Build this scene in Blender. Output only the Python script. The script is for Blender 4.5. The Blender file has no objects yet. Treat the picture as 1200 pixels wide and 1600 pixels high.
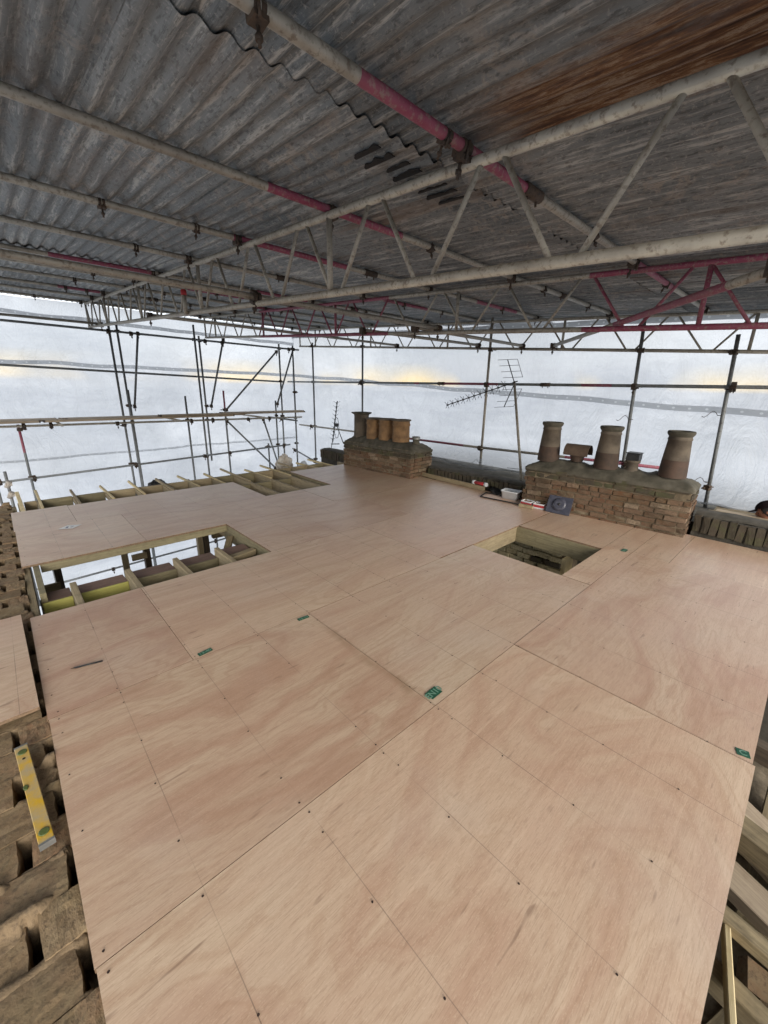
import bpy, bmesh, math, random
from mathutils import Vector, Matrix, noise
R = math.radians
random.seed(7)
sc = bpy.context.scene
C = sc.collection

# ---------------------------------------------------------------- camera, world, sun, exposure
cam = bpy.data.cameras.new('camera')
cam_o = bpy.data.objects.new('camera', cam); C.objects.link(cam_o); sc.camera = cam_o
cam.sensor_fit = 'HORIZONTAL'; cam.sensor_width = 36.0
cam.lens = 18.923; cam.clip_start = 0.02; cam.clip_end = 3000
fw = Vector((0.65590, 0.69440, -0.29598)); rt = Vector((0.73093, -0.68218, 0.01929)); up = Vector((0.18851, 0.22900, 0.95500))
cam_o.matrix_world = Matrix(((rt.x, up.x, -fw.x, 0), (rt.y, up.y, -fw.y, 0), (rt.z, up.z, -fw.z, 1.6), (0, 0, 0, 1)))

SUN_EL, SUN_AZ = R(19), R(250)         # soft fill lamp added behind and beside the photographer to brighten the deck (azimuth counter-clockwise from +X)
w = bpy.data.worlds.new('World'); sc.world = w; w.use_nodes = True
nt = w.node_tree; nt.nodes.clear()
out = nt.nodes.new('ShaderNodeOutputWorld'); bg = nt.nodes.new('ShaderNodeBackground')
sky = nt.nodes.new('ShaderNodeTexSky'); sky.sky_type = 'NISHITA'; sky.sun_disc = False
sky.sun_elevation = SUN_EL; sky.sun_rotation = R(90) - SUN_AZ; sky.dust_density = 3
tc = nt.nodes.new('ShaderNodeTexCoord'); mp = nt.nodes.new('ShaderNodeMapping'); mp.inputs['Scale'].default_value = (1, 1, 3.5)
nz = nt.nodes.new('ShaderNodeTexNoise'); nz.inputs['Scale'].default_value = 2.2; nz.inputs['Detail'].default_value = 6
rp = nt.nodes.new('ShaderNodeValToRGB'); rp.color_ramp.elements[0].position = .3; rp.color_ramp.elements[1].position = .7
rp.color_ramp.elements[0].color = (6.6, 7.0, 7.7, 1); rp.color_ramp.elements[1].color = (10.5, 10.8, 11.2, 1)
sx = nt.nodes.new('ShaderNodeSeparateXYZ')
cv = nt.nodes.new('ShaderNodeMapRange'); cv.inputs['From Min'].default_value = 0.0; cv.inputs['From Max'].default_value = .14
cv.inputs['To Min'].default_value = .80; cv.inputs['To Max'].default_value = .93
mx = nt.nodes.new('ShaderNodeMix'); mx.data_type = 'RGBA'
L = nt.links.new
L(tc.outputs['Generated'], mp.inputs[0]); L(mp.outputs[0], nz.inputs['Vector']); L(nz.outputs[0], rp.inputs[0])
L(tc.outputs['Generated'], sx.inputs[0]); L(sx.outputs['Z'], cv.inputs['Value']); L(cv.outputs[0], mx.inputs['Factor'])
# overcast dome: about three times brighter overhead than at the horizon
ov = nt.nodes.new('ShaderNodeMapRange'); ov.inputs['To Min'].default_value = .62; ov.inputs['To Max'].default_value = 1.9
L(sx.outputs['Z'], ov.inputs['Value']); vs_ = nt.nodes.new('ShaderNodeVectorMath'); vs_.operation = 'SCALE'
# a broken yellow band of light low on the horizon
hb = nt.nodes.new('ShaderNodeValToRGB'); e_ = hb.color_ramp.elements
for p_, c_ in ((.0, (1, 1, 1, 1)), (.010, (2.5, 1.75, .62, 1)), (.028, (1.9, 1.45, .72, 1)), (.055, (1, 1, 1, 1))):
    q_ = e_.new(p_); q_.color = c_
e_.remove(e_[0]); e_[-1].color = (1, 1, 1, 1)
hm = nt.nodes.new('ShaderNodeMix'); hm.data_type = 'RGBA'; hm.blend_type = 'MULTIPLY'
n2_ = nt.nodes.new('ShaderNodeTexNoise'); n2_.inputs['Scale'].default_value = 5; r2_ = nt.nodes.new('ShaderNodeValToRGB'); r2_.color_ramp.elements[0].position = .42; r2_.color_ramp.elements[1].position = .58
L(tc.outputs['Generated'], n2_.inputs['Vector']); L(n2_.outputs[0], r2_.inputs[0]); L(r2_.outputs[0], hm.inputs['Factor'])
L(sx.outputs['Z'], hb.inputs[0]); L(rp.outputs[0], hm.inputs['A']); L(hb.outputs[0], hm.inputs['B'])
L(hm.outputs['Result'], vs_.inputs[0]); L(ov.outputs[0], vs_.inputs['Scale'])
L(sky.outputs[0], mx.inputs['A']); L(vs_.outputs[0], mx.inputs['B']); L(mx.outputs['Result'], bg.inputs[0]); L(bg.outputs[0], out.inputs[0])
bg.inputs[1].default_value = 0.08
sl = bpy.data.lights.new('fill_sun', 'SUN'); sl.energy = 1.5; sl.angle = R(30); sl.color = (1, .93, .82)
so = bpy.data.objects.new('fill_sun', sl); C.objects.link(so)
sd = Vector((math.cos(SUN_EL) * math.cos(SUN_AZ), math.cos(SUN_EL) * math.sin(SUN_AZ), math.sin(SUN_EL)))
so.rotation_euler = sd.to_track_quat('Z', 'Y').to_euler()
sc.view_settings.view_transform = 'Standard'; sc.view_settings.look = 'None'; sc.view_settings.gamma = 1
sc.view_settings.exposure = 1.52
sc.render.engine = 'CYCLES'
sc.cycles.use_denoising = True; sc.cycles.max_bounces = 10; sc.cycles.diffuse_bounces = 6; sc.cycles.transparent_max_bounces = 12
sc.cycles.transmission_bounces = 6; sc.cycles.caustics_reflective = False; sc.cycles.caustics_refractive = False

# ---------------------------------------------------------------- material helpers
def newmat(name):
    m = bpy.data.materials.new(name); m.use_nodes = True; t = m.node_tree
    return m, t, t.nodes['Principled BSDF']
class G:
    """Small wrapper to chain shader nodes."""
    def __init__(s, t): s.t = t
    def n(s, k, **kw):
        x = s.t.nodes.new(k)
        for a, b in kw.items(): setattr(x, a, b)
        return x
    def l(s, a, b): s.t.links.new(a, b)
    def val(s, x, sock):
        if isinstance(x, (int, float, tuple)): sock.default_value = x
        else: s.l(x, sock)
    def noise(s, vec, scale, detail=4, rough=.55, dist=0):
        x = s.n('ShaderNodeTexNoise'); x.inputs['Scale'].default_value = scale; x.inputs['Detail'].default_value = detail
        x.inputs['Roughness'].default_value = rough; x.inputs['Distortion'].default_value = dist
        s.l(vec, x.inputs['Vector']); return x.outputs[0]
    def map(s, vec, scale=(1, 1, 1), loc=(0, 0, 0), rot=(0, 0, 0)):
        x = s.n('ShaderNodeMapping'); x.inputs['Scale'].default_value = scale; x.inputs['Location'].default_value = loc
        x.inputs['Rotation'].default_value = rot; s.l(vec, x.inputs[0]); return x.outputs[0]
    def ramp(s, f, *stops):
        x = s.n('ShaderNodeValToRGB'); e = x.color_ramp.elements
        while len(e) < len(stops): e.new(.5)
        for i, (p_, c) in enumerate(stops):
            e[i].position = p_; e[i].color = (c, c, c, 1) if isinstance(c, (int, float)) else (*c, 1)
        s.l(f, x.inputs[0]); return x.outputs[0]
    def mix(s, f, a, b, mode='MIX'):
        x = s.n('ShaderNodeMix', data_type='RGBA', blend_type=mode)
        s.val(f, x.inputs['Factor']); 
        for q, k in ((a, 'A'), (b, 'B')):
            if isinstance(q, tuple): x.inputs[k].default_value = (*q, 1) if len(q) == 3 else q
            else: s.l(q, x.inputs[k])
        return x.outputs['Result']
    def math(s, op, a, b=0.0, c=0.0):
        x = s.n('ShaderNodeMath', operation=op)
        s.val(a, x.inputs[0]); s.val(b, x.inputs[1]); s.val(c, x.inputs[2]); return x.outputs[0]
    def sep(s, v):
        x = s.n('ShaderNodeSeparateXYZ'); s.l(v, x.inputs[0]); return x.outputs
    def bump(s, h, strength, dist, bsdf):
        x = s.n('ShaderNodeBump'); x.inputs['Strength'].default_value = strength; x.inputs['Distance'].default_value = dist
        s.l(h, x.inputs['Height']); s.l(x.outputs[0], bsdf.inputs['Normal'])
    def pos(s): return s.n('ShaderNodeNewGeometry').outputs['Position']
    def obj(s): return s.n('ShaderNodeTexCoord').outputs['Object']
    def rnd(s): return s.n('ShaderNodeObjectInfo').outputs['Random']
    def offset(s, v, k=40.0):
        c = s.n('ShaderNodeCombineXYZ'); r = s.rnd()
        for i, q in enumerate((k, k * 1.7, k * .6)): s.l(s.math('MULTIPLY', r, q), c.inputs[i])
        a = s.n('ShaderNodeVectorMath', operation='ADD'); s.l(v, a.inputs[0]); s.l(c.outputs[0], a.inputs[1]); return a.outputs[0]

def plywood_mat():
    m, t, b = newmat('plywood'); g = G(t); P = g.pos(); V = g.offset(P)
    warp = g.noise(g.map(V, (.42, .95, 1)), 1.25, 4, .52, .9)
    s = g.sep(V)
    figure = g.math('ADD', g.math('MULTIPLY', s[1], 3.4), g.math('MULTIPLY', warp, 12.0))
    band = g.ramp(g.math('MULTIPLY_ADD', g.math('SINE', g.math('MULTIPLY', figure, 3.0)), .5, .5), (.0, 0.0), (.6, .30), (1, 1.0))
    ring = g.ramp(g.math('MULTIPLY_ADD', g.math('SINE', g.math('MULTIPLY', figure, 15.0)), .5, .5), (.55, 0.0), (1, 1.0))
    broad = g.noise(g.map(V, (.5, 1.3, 1)), 1.7, 5, .6, .8)
    streak = g.noise(g.map(V, (.55, 17, 1)), 2.2, 7, .66, .35)
    pore = g.noise(g.map(V, (9, 150, 1)), 2, 4, .65)
    col = g.mix(g.ramp(broad, (.32, 0.0), (.68, 1.0)), (.53, .37, .275), (.565, .435, .325))
    col = g.mix(g.math('MULTIPLY', band, g.math('MULTIPLY_ADD', g.rnd(), .5, .26)), col, (.43, .26, .185))
    col = g.mix(g.math('MULTIPLY', g.math('MULTIPLY', ring, g.ramp(broad, (.38, .1), (.6, 1.0))), .42), col, (.41, .26, .175))
    col = g.mix(g.math('MULTIPLY', g.ramp(streak, (.30, 1.0), (.50, 0.0)), .46), col, (.37, .235, .160))
    col = g.mix(g.math('MULTIPLY', g.ramp(streak, (.55, 0.0), (.75, 1.0)), .35), col, (.74, .58, .44))
    col = g.mix(g.math('MULTIPLY', g.ramp(pore, (.38, 1.0), (.5, 0.0)), .38), col, (.30, .185, .125))
    grit = g.noise(g.map(V, (60, 160, 1)), 1.6, 3, .7); col = g.mix(g.math('MULTIPLY', g.ramp(grit, (.54, 0.0), (.66, 1.0)), .30), col, (.70, .56, .43))
    hue = g.ramp(g.rnd(), (.0, (1.0, .92, .89)), (.3, (.90, .90, .87)), (.6, (1.0, .99, .94)), (.8, (.86, .81, .78)), (1.0, (.96, .97, .90))); col = g.mix(1.0, col, hue, 'MULTIPLY')
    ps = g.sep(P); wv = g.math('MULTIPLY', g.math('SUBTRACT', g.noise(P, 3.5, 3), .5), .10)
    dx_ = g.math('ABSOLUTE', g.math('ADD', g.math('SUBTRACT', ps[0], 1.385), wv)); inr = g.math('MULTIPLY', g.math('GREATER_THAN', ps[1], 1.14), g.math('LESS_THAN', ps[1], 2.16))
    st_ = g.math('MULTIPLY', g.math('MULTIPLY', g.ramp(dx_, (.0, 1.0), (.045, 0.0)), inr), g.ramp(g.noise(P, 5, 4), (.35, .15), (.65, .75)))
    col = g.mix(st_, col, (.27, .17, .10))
    knot = g.noise(g.map(V, (1.6, 11, 1)), 2.6, 2, .5)
    col = g.mix(g.math('MULTIPLY', g.ramp(knot, (.70, 0.0), (.75, 1.0)), .6), col, (.20, .12, .08))
    # scuffs and dust
    dust = g.noise(P, 1.1, 5, .6)
    col = g.mix(g.math('MULTIPLY', g.ramp(dust, (.5, 0.0), (.75, 1.0)), .28), col, (.55, .47, .40))
    # pencilled joist lines at 400 mm centres, drawn by hand, so broken and faint in places
    x = g.sep(P)[0]
    f = g.math('ABSOLUTE', g.math('SUBTRACT', g.math('FRACT', g.math('MULTIPLY_ADD', x, 2.5, 9.985)), .5))
    line = g.math('LESS_THAN', f, .0035)
    fade = g.ramp(g.noise(g.map(P, (3, .9, 1)), 1.5, 2), (.36, .1), (.6, .75))
    col = g.mix(g.math('MULTIPLY', line, fade), col, (.10, .065, .05))
    g.l(col, b.inputs['Base Color']); b.inputs['Roughness'].default_value = .36; b.inputs['Specular IOR Level'].default_value = .85
    g.bump(g.math('ADD', g.math('MULTIPLY', streak, .5), g.math('MULTIPLY', pore, .5)), .35, .0015, b)
    return m
def wood_mat(name, a, c, dark, rough=.75):
    m, t, b = newmat(name); g = G(t); V = g.offset(g.obj())
    n1 = g.noise(g.map(V, (3, 3, 3)), 1.5, 4); n2 = g.noise(g.map(V, (26, 26, 1.1)), 2, 6, .7, .5)
    n3 = g.noise(g.map(V, (90, 90, 5)), 1.2, 4, .6)
    col = g.mix(n1, a, c)
    col = g.mix(g.math('MULTIPLY', g.ramp(n2, (.35, 1.0), (.6, 0.0)), .5), col, dark)
    col = g.mix(g.math('MULTIPLY', g.ramp(n3, (.4, 1.0), (.6, 0.0)), .3), col, dark)
    hv = g.n('ShaderNodeHueSaturation'); g.l(g.math('MULTIPLY_ADD', g.rnd(), .35, .82), hv.inputs['Value']); g.l(col, hv.inputs['Color'])
    n4 = g.noise(g.map(V, (9, 9, 6)), 2, 5, .7); cc = g.mix(g.math('MULTIPLY', g.ramp(n4, (.5, 0.0), (.66, 1.0)), .4), hv.outputs[0], dark)
    g.l(cc, b.inputs['Base Color']); b.inputs['Roughness'].default_value = rough
    g.bump(n2, .4, .003, b); return m
def tube_mat(name, a, c, dirt, metal=.25, rough=.55):
    m, t, b = newmat(name); g = G(t); P = g.pos(); V = g.offset(P, 9)
    n1 = g.noise(V, 7, 6, .65); n2 = g.noise(V, 45, 4, .6); n3 = g.noise(V, 1.4, 3)
    col = g.mix(g.ramp(n1, (.35, 0.0), (.65, 1.0)), a, c)
    col = g.mix(g.math('MULTIPLY', g.ramp(n2, (.52, 0.0), (.66, 1.0)), .75), col, dirt)
    col = g.mix(g.math('MULTIPLY', g.ramp(n3, (.5, 0.0), (.8, 1.0)), .5), col, tuple(q * .55 for q in dirt))
    g.l(col, b.inputs['Base Color']); b.inputs['Metallic'].default_value = metal
    g.l(g.math('MULTIPLY_ADD', n1, .3, rough - .12), b.inputs['Roughness']); g.bump(n2, .25, .002, b); return m
def brick_mat(name, cols, moss=0.0, grime=.5, worn=(.23, .19, .14), soil=(.055, .048, .036)):
    m, t, b = newmat(name); g = G(t); V = g.offset(g.obj(), 31)
    r = g.rnd(); base = g.ramp(r, *[(i / (len(cols) - 1), c) for i, c in enumerate(cols)])
    n1 = g.noise(V, 14, 6, .7); n2 = g.noise(V, 60, 4, .7); n3 = g.noise(g.pos(), 2.3, 4, .6)
    col = g.mix(g.ramp(n1, (.38, 0.0), (.66, 1.0)), base, worn)
    col = g.mix(g.math('MULTIPLY', g.ramp(n2, (.5, 0.0), (.64, 1.0)), .6), col, (.075, .055, .04))
    col = g.mix(g.math('MULTIPLY', g.ramp(n3, (.42, 0.0), (.62, 1.0)), grime), col, soil)
    if moss:
        n4 = g.noise(g.pos(), 5, 4); col = g.mix(g.math('MULTIPLY', g.ramp(n4, (.5, 0.0), (.62, 1.0)), moss), col, (.085, .10, .035))
    g.l(col, b.inputs['Base Color']); b.inputs['Roughness'].default_value = .95; b.inputs['Specular IOR Level'].default_value = .2
    g.bump(g.math('ADD', g.math('MULTIPLY', n1, .7), g.math('MULTIPLY', n2, .4)), .8, .008, b); return m
def plain(name, a, c=None, scale=8, rough=.7, metal=0.0, bump=.2, spec=.4):
    m, t, b = newmat(name); g = G(t); c = c or tuple(q * .7 for q in a)
    n1 = g.noise(g.pos(), scale, 5, .6); n2 = g.noise(g.pos(), scale * 6, 3, .6)
    col = g.mix(g.ramp(n1, (.35, 0.0), (.65, 1.0)), a, c)
    g.l(col, b.inputs['Base Color']); b.inputs['Roughness'].default_value = rough; b.inputs['Metallic'].default_value = metal
    b.inputs['Specular IOR Level'].default_value = spec
    if bump: g.bump(n2, bump, .004, b)
    return m
def roofsheet_mat():
    m, t, b = newmat('corrugated_tin'); g = G(t); P = g.pos(); V = g.offset(P, 17)
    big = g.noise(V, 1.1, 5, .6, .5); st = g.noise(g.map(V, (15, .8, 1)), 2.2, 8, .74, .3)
    fine = g.noise(g.map(V, (30, 6, 1)), 3, 5, .7); blot = g.noise(V, 9, 5, .7, .8)
    col = g.mix(g.ramp(big, (.35, 0.0), (.65, 1.0)), (.120, .135, .143), (.210, .218, .216))
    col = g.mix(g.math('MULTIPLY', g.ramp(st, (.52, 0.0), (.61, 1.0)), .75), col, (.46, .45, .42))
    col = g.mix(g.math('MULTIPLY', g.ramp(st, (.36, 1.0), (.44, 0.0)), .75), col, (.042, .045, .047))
    col = g.mix(g.math('MULTIPLY', g.math('MULTIPLY', g.ramp(blot, (.52, 0.0), (.60, 1.0)), g.ramp(g.noise(V, 1.7, 3), (.45, 0.0), (.6, 1.0))), .6), col, (.34, .295, .25))
    col = g.mix(g.math('MULTIPLY', g.ramp(fine, (.52, 0.0), (.62, 1.0)), .55), col, (.035, .034, .032))
    speck = g.noise(P, 55, 5, .75); col = g.mix(g.math('MULTIPLY', g.ramp(speck, (.56, 0.0), (.64, 1.0)), .45), col, (.42, .40, .37))
    hv = g.n('ShaderNodeHueSaturation'); g.l(g.math('MULTIPLY_ADD', g.rnd(), .5, .75), hv.inputs['Value']); g.l(col, hv.inputs['Color']); col = hv.outputs[0]
    brown = g.noise(g.map(V, (3, .5, 1)), 1.3, 4)
    col = g.mix(g.math('MULTIPLY', g.ramp(brown, (.58, 0.0), (.74, 1.0)), .5), col, (.17, .105, .06))
    # the rusted sheet by the near beam: one long stain with ragged edges
    s = g.sep(P); e = g.math('MULTIPLY', g.math('SUBTRACT', g.noise(g.map(P, (14, 2, 1)), 1.6, 6, .7), .5), .55)
    fx = g.ramp(g.math('ADD', s[0], e), (.0, 0.0), (1.0, 0.0)); 
    mr = g.n('ShaderNodeMapRange'); mr.interpolation_type = 'SMOOTHSTEP'
    g.l(g.math('ADD', s[0], g.math('MULTIPLY', e, .8)), mr.inputs['Value']); mr.inputs['From Min'].default_value = 1.50; mr.inputs['From Max'].default_value = 1.74
    mr2 = g.n('ShaderNodeMapRange'); mr2.interpolation_type = 'SMOOTHSTEP'
    g.l(g.math('ADD', s[0], g.math('MULTIPLY', e, .3)), mr2.inputs['Value']); mr2.inputs['From Min'].default_value = 2.06; mr2.inputs['From Max'].default_value = 1.98
    my = g.n('ShaderNodeMapRange'); my.interpolation_type = 'SMOOTHSTEP'
    g.l(g.math('ADD', s[1], e), my.inputs['Value']); my.inputs['From Min'].default_value = 1.45; my.inputs['From Max'].default_value = 1.05
    mask = g.math('MULTIPLY', g.math('MULTIPLY', mr.outputs[0], mr2.outputs[0]), my.outputs[0])
    rc = g.ramp(g.noise(g.map(P, (30, 1.8, 1)), 2.0, 9, .80, .3), (.34, (.020, .010, .007)), (.45, (.085, .034, .015)), (.52, (.17, .080, .032)), (.57, (.30, .22, .15)), (.60, (.13, .055, .025)), (.70, (.40, .34, .27)))
    col = g.mix(mask, col, rc)
    g.l(col, b.inputs['Base Color']); b.inputs['Metallic'].default_value = .15
    g.l(g.math('MULTIPLY_ADD', st, .35, .42), b.inputs['Roughness']); g.bump(g.math('ADD', fine, blot), .5, .004, b); return m
def polythene_mat():
    m, t, _ = newmat('white_polythene'); t.nodes.remove(_); g = G(t); P = g.pos()
    o = t.nodes['Material Output']
    n1 = g.noise(g.map(P, (.5, .5, 1.6)), .55, 5, .55, .6); n2 = g.noise(g.map(P, (1, 1, .35)), 3.2, 5, .62, 2.2); n3 = g.noise(P, 24, 3, .6)
    n4 = g.noise(g.map(P, (.8, .8, 2.6), rot=(.25, .1, 0)), 1.5, 6, .7, 1.5); col = g.mix(g.ramp(g.math('ADD', g.math('MULTIPLY', n1, .78), g.math('MULTIPLY', n4, .22)), (.38, 0.0), (.62, 1.0)), (.34, .355, .38), (.60, .605, .61))
    big = g.noise(P, .32, 3, .5, .4); col = g.mix(g.math('MULTIPLY', g.ramp(big, (.42, 1.0), (.62, 0.0)), .40), col, (.34, .36, .39))
    tr = g.n('ShaderNodeBsdfTranslucent'); g.l(col, tr.inputs['Color'])
    di = g.n('ShaderNodeBsdfPrincipled'); di.inputs['Base Color'].default_value = (.75, .77, .79, 1); di.inputs['Roughness'].default_value = .35
    tp = g.n('ShaderNodeBsdfTransparent')
    bu = g.n('ShaderNodeBump'); bu.inputs['Strength'].default_value = .9; bu.inputs['Distance'].default_value = .09
    g.l(g.math('ADD', g.math('MULTIPLY', n2, .8), g.math('MULTIPLY', n3, .1)), bu.inputs['Height']); g.l(bu.outputs[0], tr.inputs['Normal']); g.l(bu.outputs[0], di.inputs['Normal'])
    a = g.n('ShaderNodeMixShader'); a.inputs[0].default_value = .18; g.l(tr.outputs[0], a.inputs[1]); g.l(di.outputs[0], a.inputs[2])
    q = g.n('ShaderNodeMixShader'); g.l(g.ramp(n1, (.3, .36), (.7, .24)), q.inputs[0]); g.l(a.outputs[0], q.inputs[1]); g.l(tp.outputs[0], q.inputs[2])
    g.l(q.outputs[0], o.inputs['Surface']); return m
def tape_mat():
    """grey seam tape with punched white eyelets at regular spacing (UV: u along, v across)"""
    m, t, b = newmat('seam_tape'); g = G(t); uv = g.n('ShaderNodeUVMap').outputs[0]; s = g.sep(uv)
    du = g.math('SUBTRACT', g.math('FRACT', g.math('MULTIPLY', s[0], 5.0)), .5); dv = g.math('SUBTRACT', s[1], .5)
    d = g.math('SQRT', g.math('ADD', g.math('MULTIPLY', g.math('MULTIPLY', du, du), 3.2), g.math('MULTIPLY', dv, dv)))
    col = g.mix(g.math('LESS_THAN', d, .17), (.47, .48, .49), (.68, .69, .69))
    g.l(col, b.inputs['Base Color']); b.inputs['Roughness'].default_value = .5
    o = t.nodes['Material Output']; tr = g.n('ShaderNodeBsdfTranslucent'); g.l(col, tr.inputs['Color'])
    q = g.n('ShaderNodeMixShader'); q.inputs[0].default_value = .85; g.l(b.outputs[0], q.inputs[1]); g.l(tr.outputs[0], q.inputs[2]); g.l(q.outputs[0], o.inputs['Surface']); return m
M = {}
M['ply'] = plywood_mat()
M['plyedge'] = plain('plywood_edge', (.22, .145, .09), (.12, .08, .05), 60, .85)
M['pine'] = wood_mat('treated_pine', (.27, .215, .125), (.38, .31, .195), (.14, .105, .06))
M['green'] = wood_mat('green_treated_timber', (.175, .150, .085), (.25, .215, .125), (.09, .075, .042))
M['yellowed'] = wood_mat('fresh_yellow_treated_timber', (.42, .40, .10), (.50, .47, .15), (.30, .28, .07))
M['oldwood'] = wood_mat('weathered_timber', (.19, .145, .078), (.29, .23, .135), (.055, .04, .022), .9)
M['darkwood'] = wood_mat('dark_old_timber', (.070, .052, .035), (.11, .080, .05), (.03, .022, .015), .9)
M['redwood'] = wood_mat('reddish_timber', (.16, .095, .075), (.22, .14, .11), (.08, .05, .04), .85)
M['board'] = wood_mat('scaffold_board', (.34, .27, .19), (.43, .35, .25), (.18, .13, .09), .85)
M['lath'] = wood_mat('fresh_sawn_batten', (.52, .42, .23), (.62, .52, .31), (.36, .27, .13), .8)
M['galv'] = tube_mat('galvanised_tube', (.27, .245, .205), (.40, .37, .31), (.14, .105, .075))
M['steel'] = tube_mat('grey_steel_tube', (.13, .14, .145), (.21, .22, .22), (.07, .06, .055))
M['pink'] = tube_mat('pink_painted_tube', (.20, .030, .065), (.27, .070, .110), (.27, .20, .17), .05, .6)
M['clamp'] = tube_mat('rusty_fitting', (.045, .035, .028), (.10, .065, .042), (.02, .016, .014), .3, .7)
M['paleclamp'] = tube_mat('pale_fitting', (.38, .35, .31), (.46, .42, .37), (.2, .15, .12), .2, .6)
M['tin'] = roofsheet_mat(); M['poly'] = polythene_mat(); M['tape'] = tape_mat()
M['tar'] = plain('black_bitumen', (.006, .006, .006), (.015, .010, .007), 30, .8, bump=.3)
M['brick'] = brick_mat('stock_brick', [(.135, .055, .030), (.15, .085, .048), (.07, .042, .028), (.19, .12, .08), (.115, .055, .032), (.30, .235, .17), (.14, .062, .035), (.085, .058, .034), (.16, .07, .040)], .10, .5, (.15, .105, .070), (.048, .038, .028))
M['topbrick'] = brick_mat('old_wall_brick', [(.20, .125, .070), (.24, .145, .085), (.22, .155, .090), (.18, .120, .068), (.25, .165, .105)], .10, .45, (.235, .175, .105), (.12, .085, .052))
M['darkbrick'] = brick_mat('sooty_coping_brick', [(.055, .048, .037), (.085, .066, .050), (.042, .037, .028), (.10, .078, .058)], .3, .4, (.085, .072, .052), (.035, .032, .024))
M['yellowbrick'] = brick_mat('yellow_rubble_brick', [(.52, .45, .26), (.60, .53, .34), (.40, .34, .18), (.56, .50, .34)], .1, .2, (.50, .44, .29), (.16, .13, .08))
M['bed'] = brick_mat('weathered_mortar_bed', [(.185, .132, .080), (.185, .132, .080)], .10, .5, (.22, .16, .098), (.095, .068, .042))
M['mortar'] = plain('lime_mortar', (.19, .15, .10), (.09, .07, .045), 12, .98, bump=.8)
M['darkmortar'] = plain('sooty_mortar', (.085, .075, .06), (.05, .045, .036), 12, .98, bump=.8)
M['flaunch'] = plain('cement_flaunching', (.105, .094, .072), (.05, .046, .033), 7, .95, bump=.9)
M['pot'] = plain('buff_clay_pot', (.135, .110, .082), (.062, .050, .038), 5, .85, bump=.4)
M['potlow'] = plain('reddish_clay', (.078, .048, .034), (.045, .031, .023), 8, .8, bump=.3)
M['terra'] = plain('orange_terracotta', (.27, .16, .075), (.15, .088, .045), 9, .8, bump=.3)
M['cowl'] = plain('brown_clay_cowl', (.115, .08, .055), (.075, .05, .036), 8, .8)
M['soot_and_hole_shade'] = plain('soot_and_hole_shade', (.006, .005, .005), (.012, .01, .009), 8, 1.0)
M['black'] = plain('black_plastic', (.012, .012, .013), (.02, .02, .02), 20, .45)
M['alu'] = plain('dull_aluminium', (.32, .32, .31), (.2, .2, .19), 10, .5, .6)
M['white'] = plain('white_plastic', (.62, .64, .66), (.50, .52, .55), 8, .45, bump=.05)
M['red'] = plain('red_print', (.38, .03, .035), (.30, .025, .03), 8, .6)
M['card'] = plain('brown_card', (.27, .13, .06), (.2, .10, .05), 8, .9)
M['slate'] = plain('dark_blue_plastic', (.042, .045, .065), (.07, .072, .095), 14, .35)
M['yellow'] = plain('scuffed_yellow_paint', (.50, .30, .012), (.34, .27, .16), 16, .5)
M['vial'] = plain('green_vial', (.10, .13, .04), (.06, .08, .03), 10, .2)
M['green_label'] = plain('green_label', (.012, .085, .045), (.01, .06, .035), 30, .5, bump=0)
M['label_ink'] = plain('pale_green_ink', (.16, .30, .22), None, 8, .6, bump=0)
M['paper'] = plain('white_sticker', (.74, .74, .73), (.66, .66, .66), 8, .6, bump=0)
M['blue_ink'] = plain('grey_blue_ink', (.20, .22, .30), None, 8, .6, bump=0)
M['screw'] = plain('screw_hole', (.045, .025, .018), (.02, .012, .01), 40, .8, bump=0)
M['skin'] = plain('skin', (.36, .17, .11), (.30, .135, .09), 9, .55, bump=.05)
M['hair'] = plain('black_hair', (.010, .008, .008), (.02, .014, .012), 60, .5)
M['jacket'] = plain('dark_jacket', (.02, .02, .025), (.035, .03, .035), 8, .9)
M['cap'] = plain('dark_cap', (.016, .009, .010), (.010, .007, .008), 20, .95, spec=.1)
M['sack'] = plain('pale_sack', (.55, .52, .47), (.33, .27, .21), 6, .9, bump=.9)
M['ground'] = plain('street_ground', (.25, .26, .275), (.20, .21, .22), .05, .95, bump=0)
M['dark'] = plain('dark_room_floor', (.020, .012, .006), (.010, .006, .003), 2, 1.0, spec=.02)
m_, t_, b_ = newmat('lit_lamp'); b_.inputs['Emission Color'].default_value = (1, .98, .92, 1); b_.inputs['Emission Strength'].default_value = 9; M['lamp'] = m_

# ---------------------------------------------------------------- object helpers
def link(name, me, mat=None, parent=None):
    o = bpy.data.objects.new(name, me); C.objects.link(o)
    if mat is not None:
        for x in (mat if isinstance(mat, (list, tuple)) else [mat]): me.materials.append(M[x] if isinstance(x, str) else x)
    if parent: o.parent = parent
    return o
def obj(name, bm, mat, parent=None, smooth=False, loc=None, rot=None):
    me = bpy.data.meshes.new(name); bm.to_mesh(me); bm.free()
    if smooth: me.polygons.foreach_set('use_smooth', [True] * len(me.polygons)); 
    if smooth: me.set_sharp_from_angle(angle=R(42))
    o = link(name, me, mat, parent)
    if loc: o.location = loc
    if rot: o.rotation_euler = rot
    return o
def tag(o, label=None, cat=None, group=None, kind=None):
    for k, v in (('label', label), ('category', cat), ('group', group), ('kind', kind)):
        if v: o[k] = v
    return o
def thing(name, label, cat, loc=(0, 0, 0), rz=0, group=None, kind=None):
    o = bpy.data.objects.new(name, None); C.objects.link(o); o.location = loc; o.rotation_euler = (0, 0, rz); o.empty_display_size = .1
    return tag(o, label, cat, group, kind)
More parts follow.
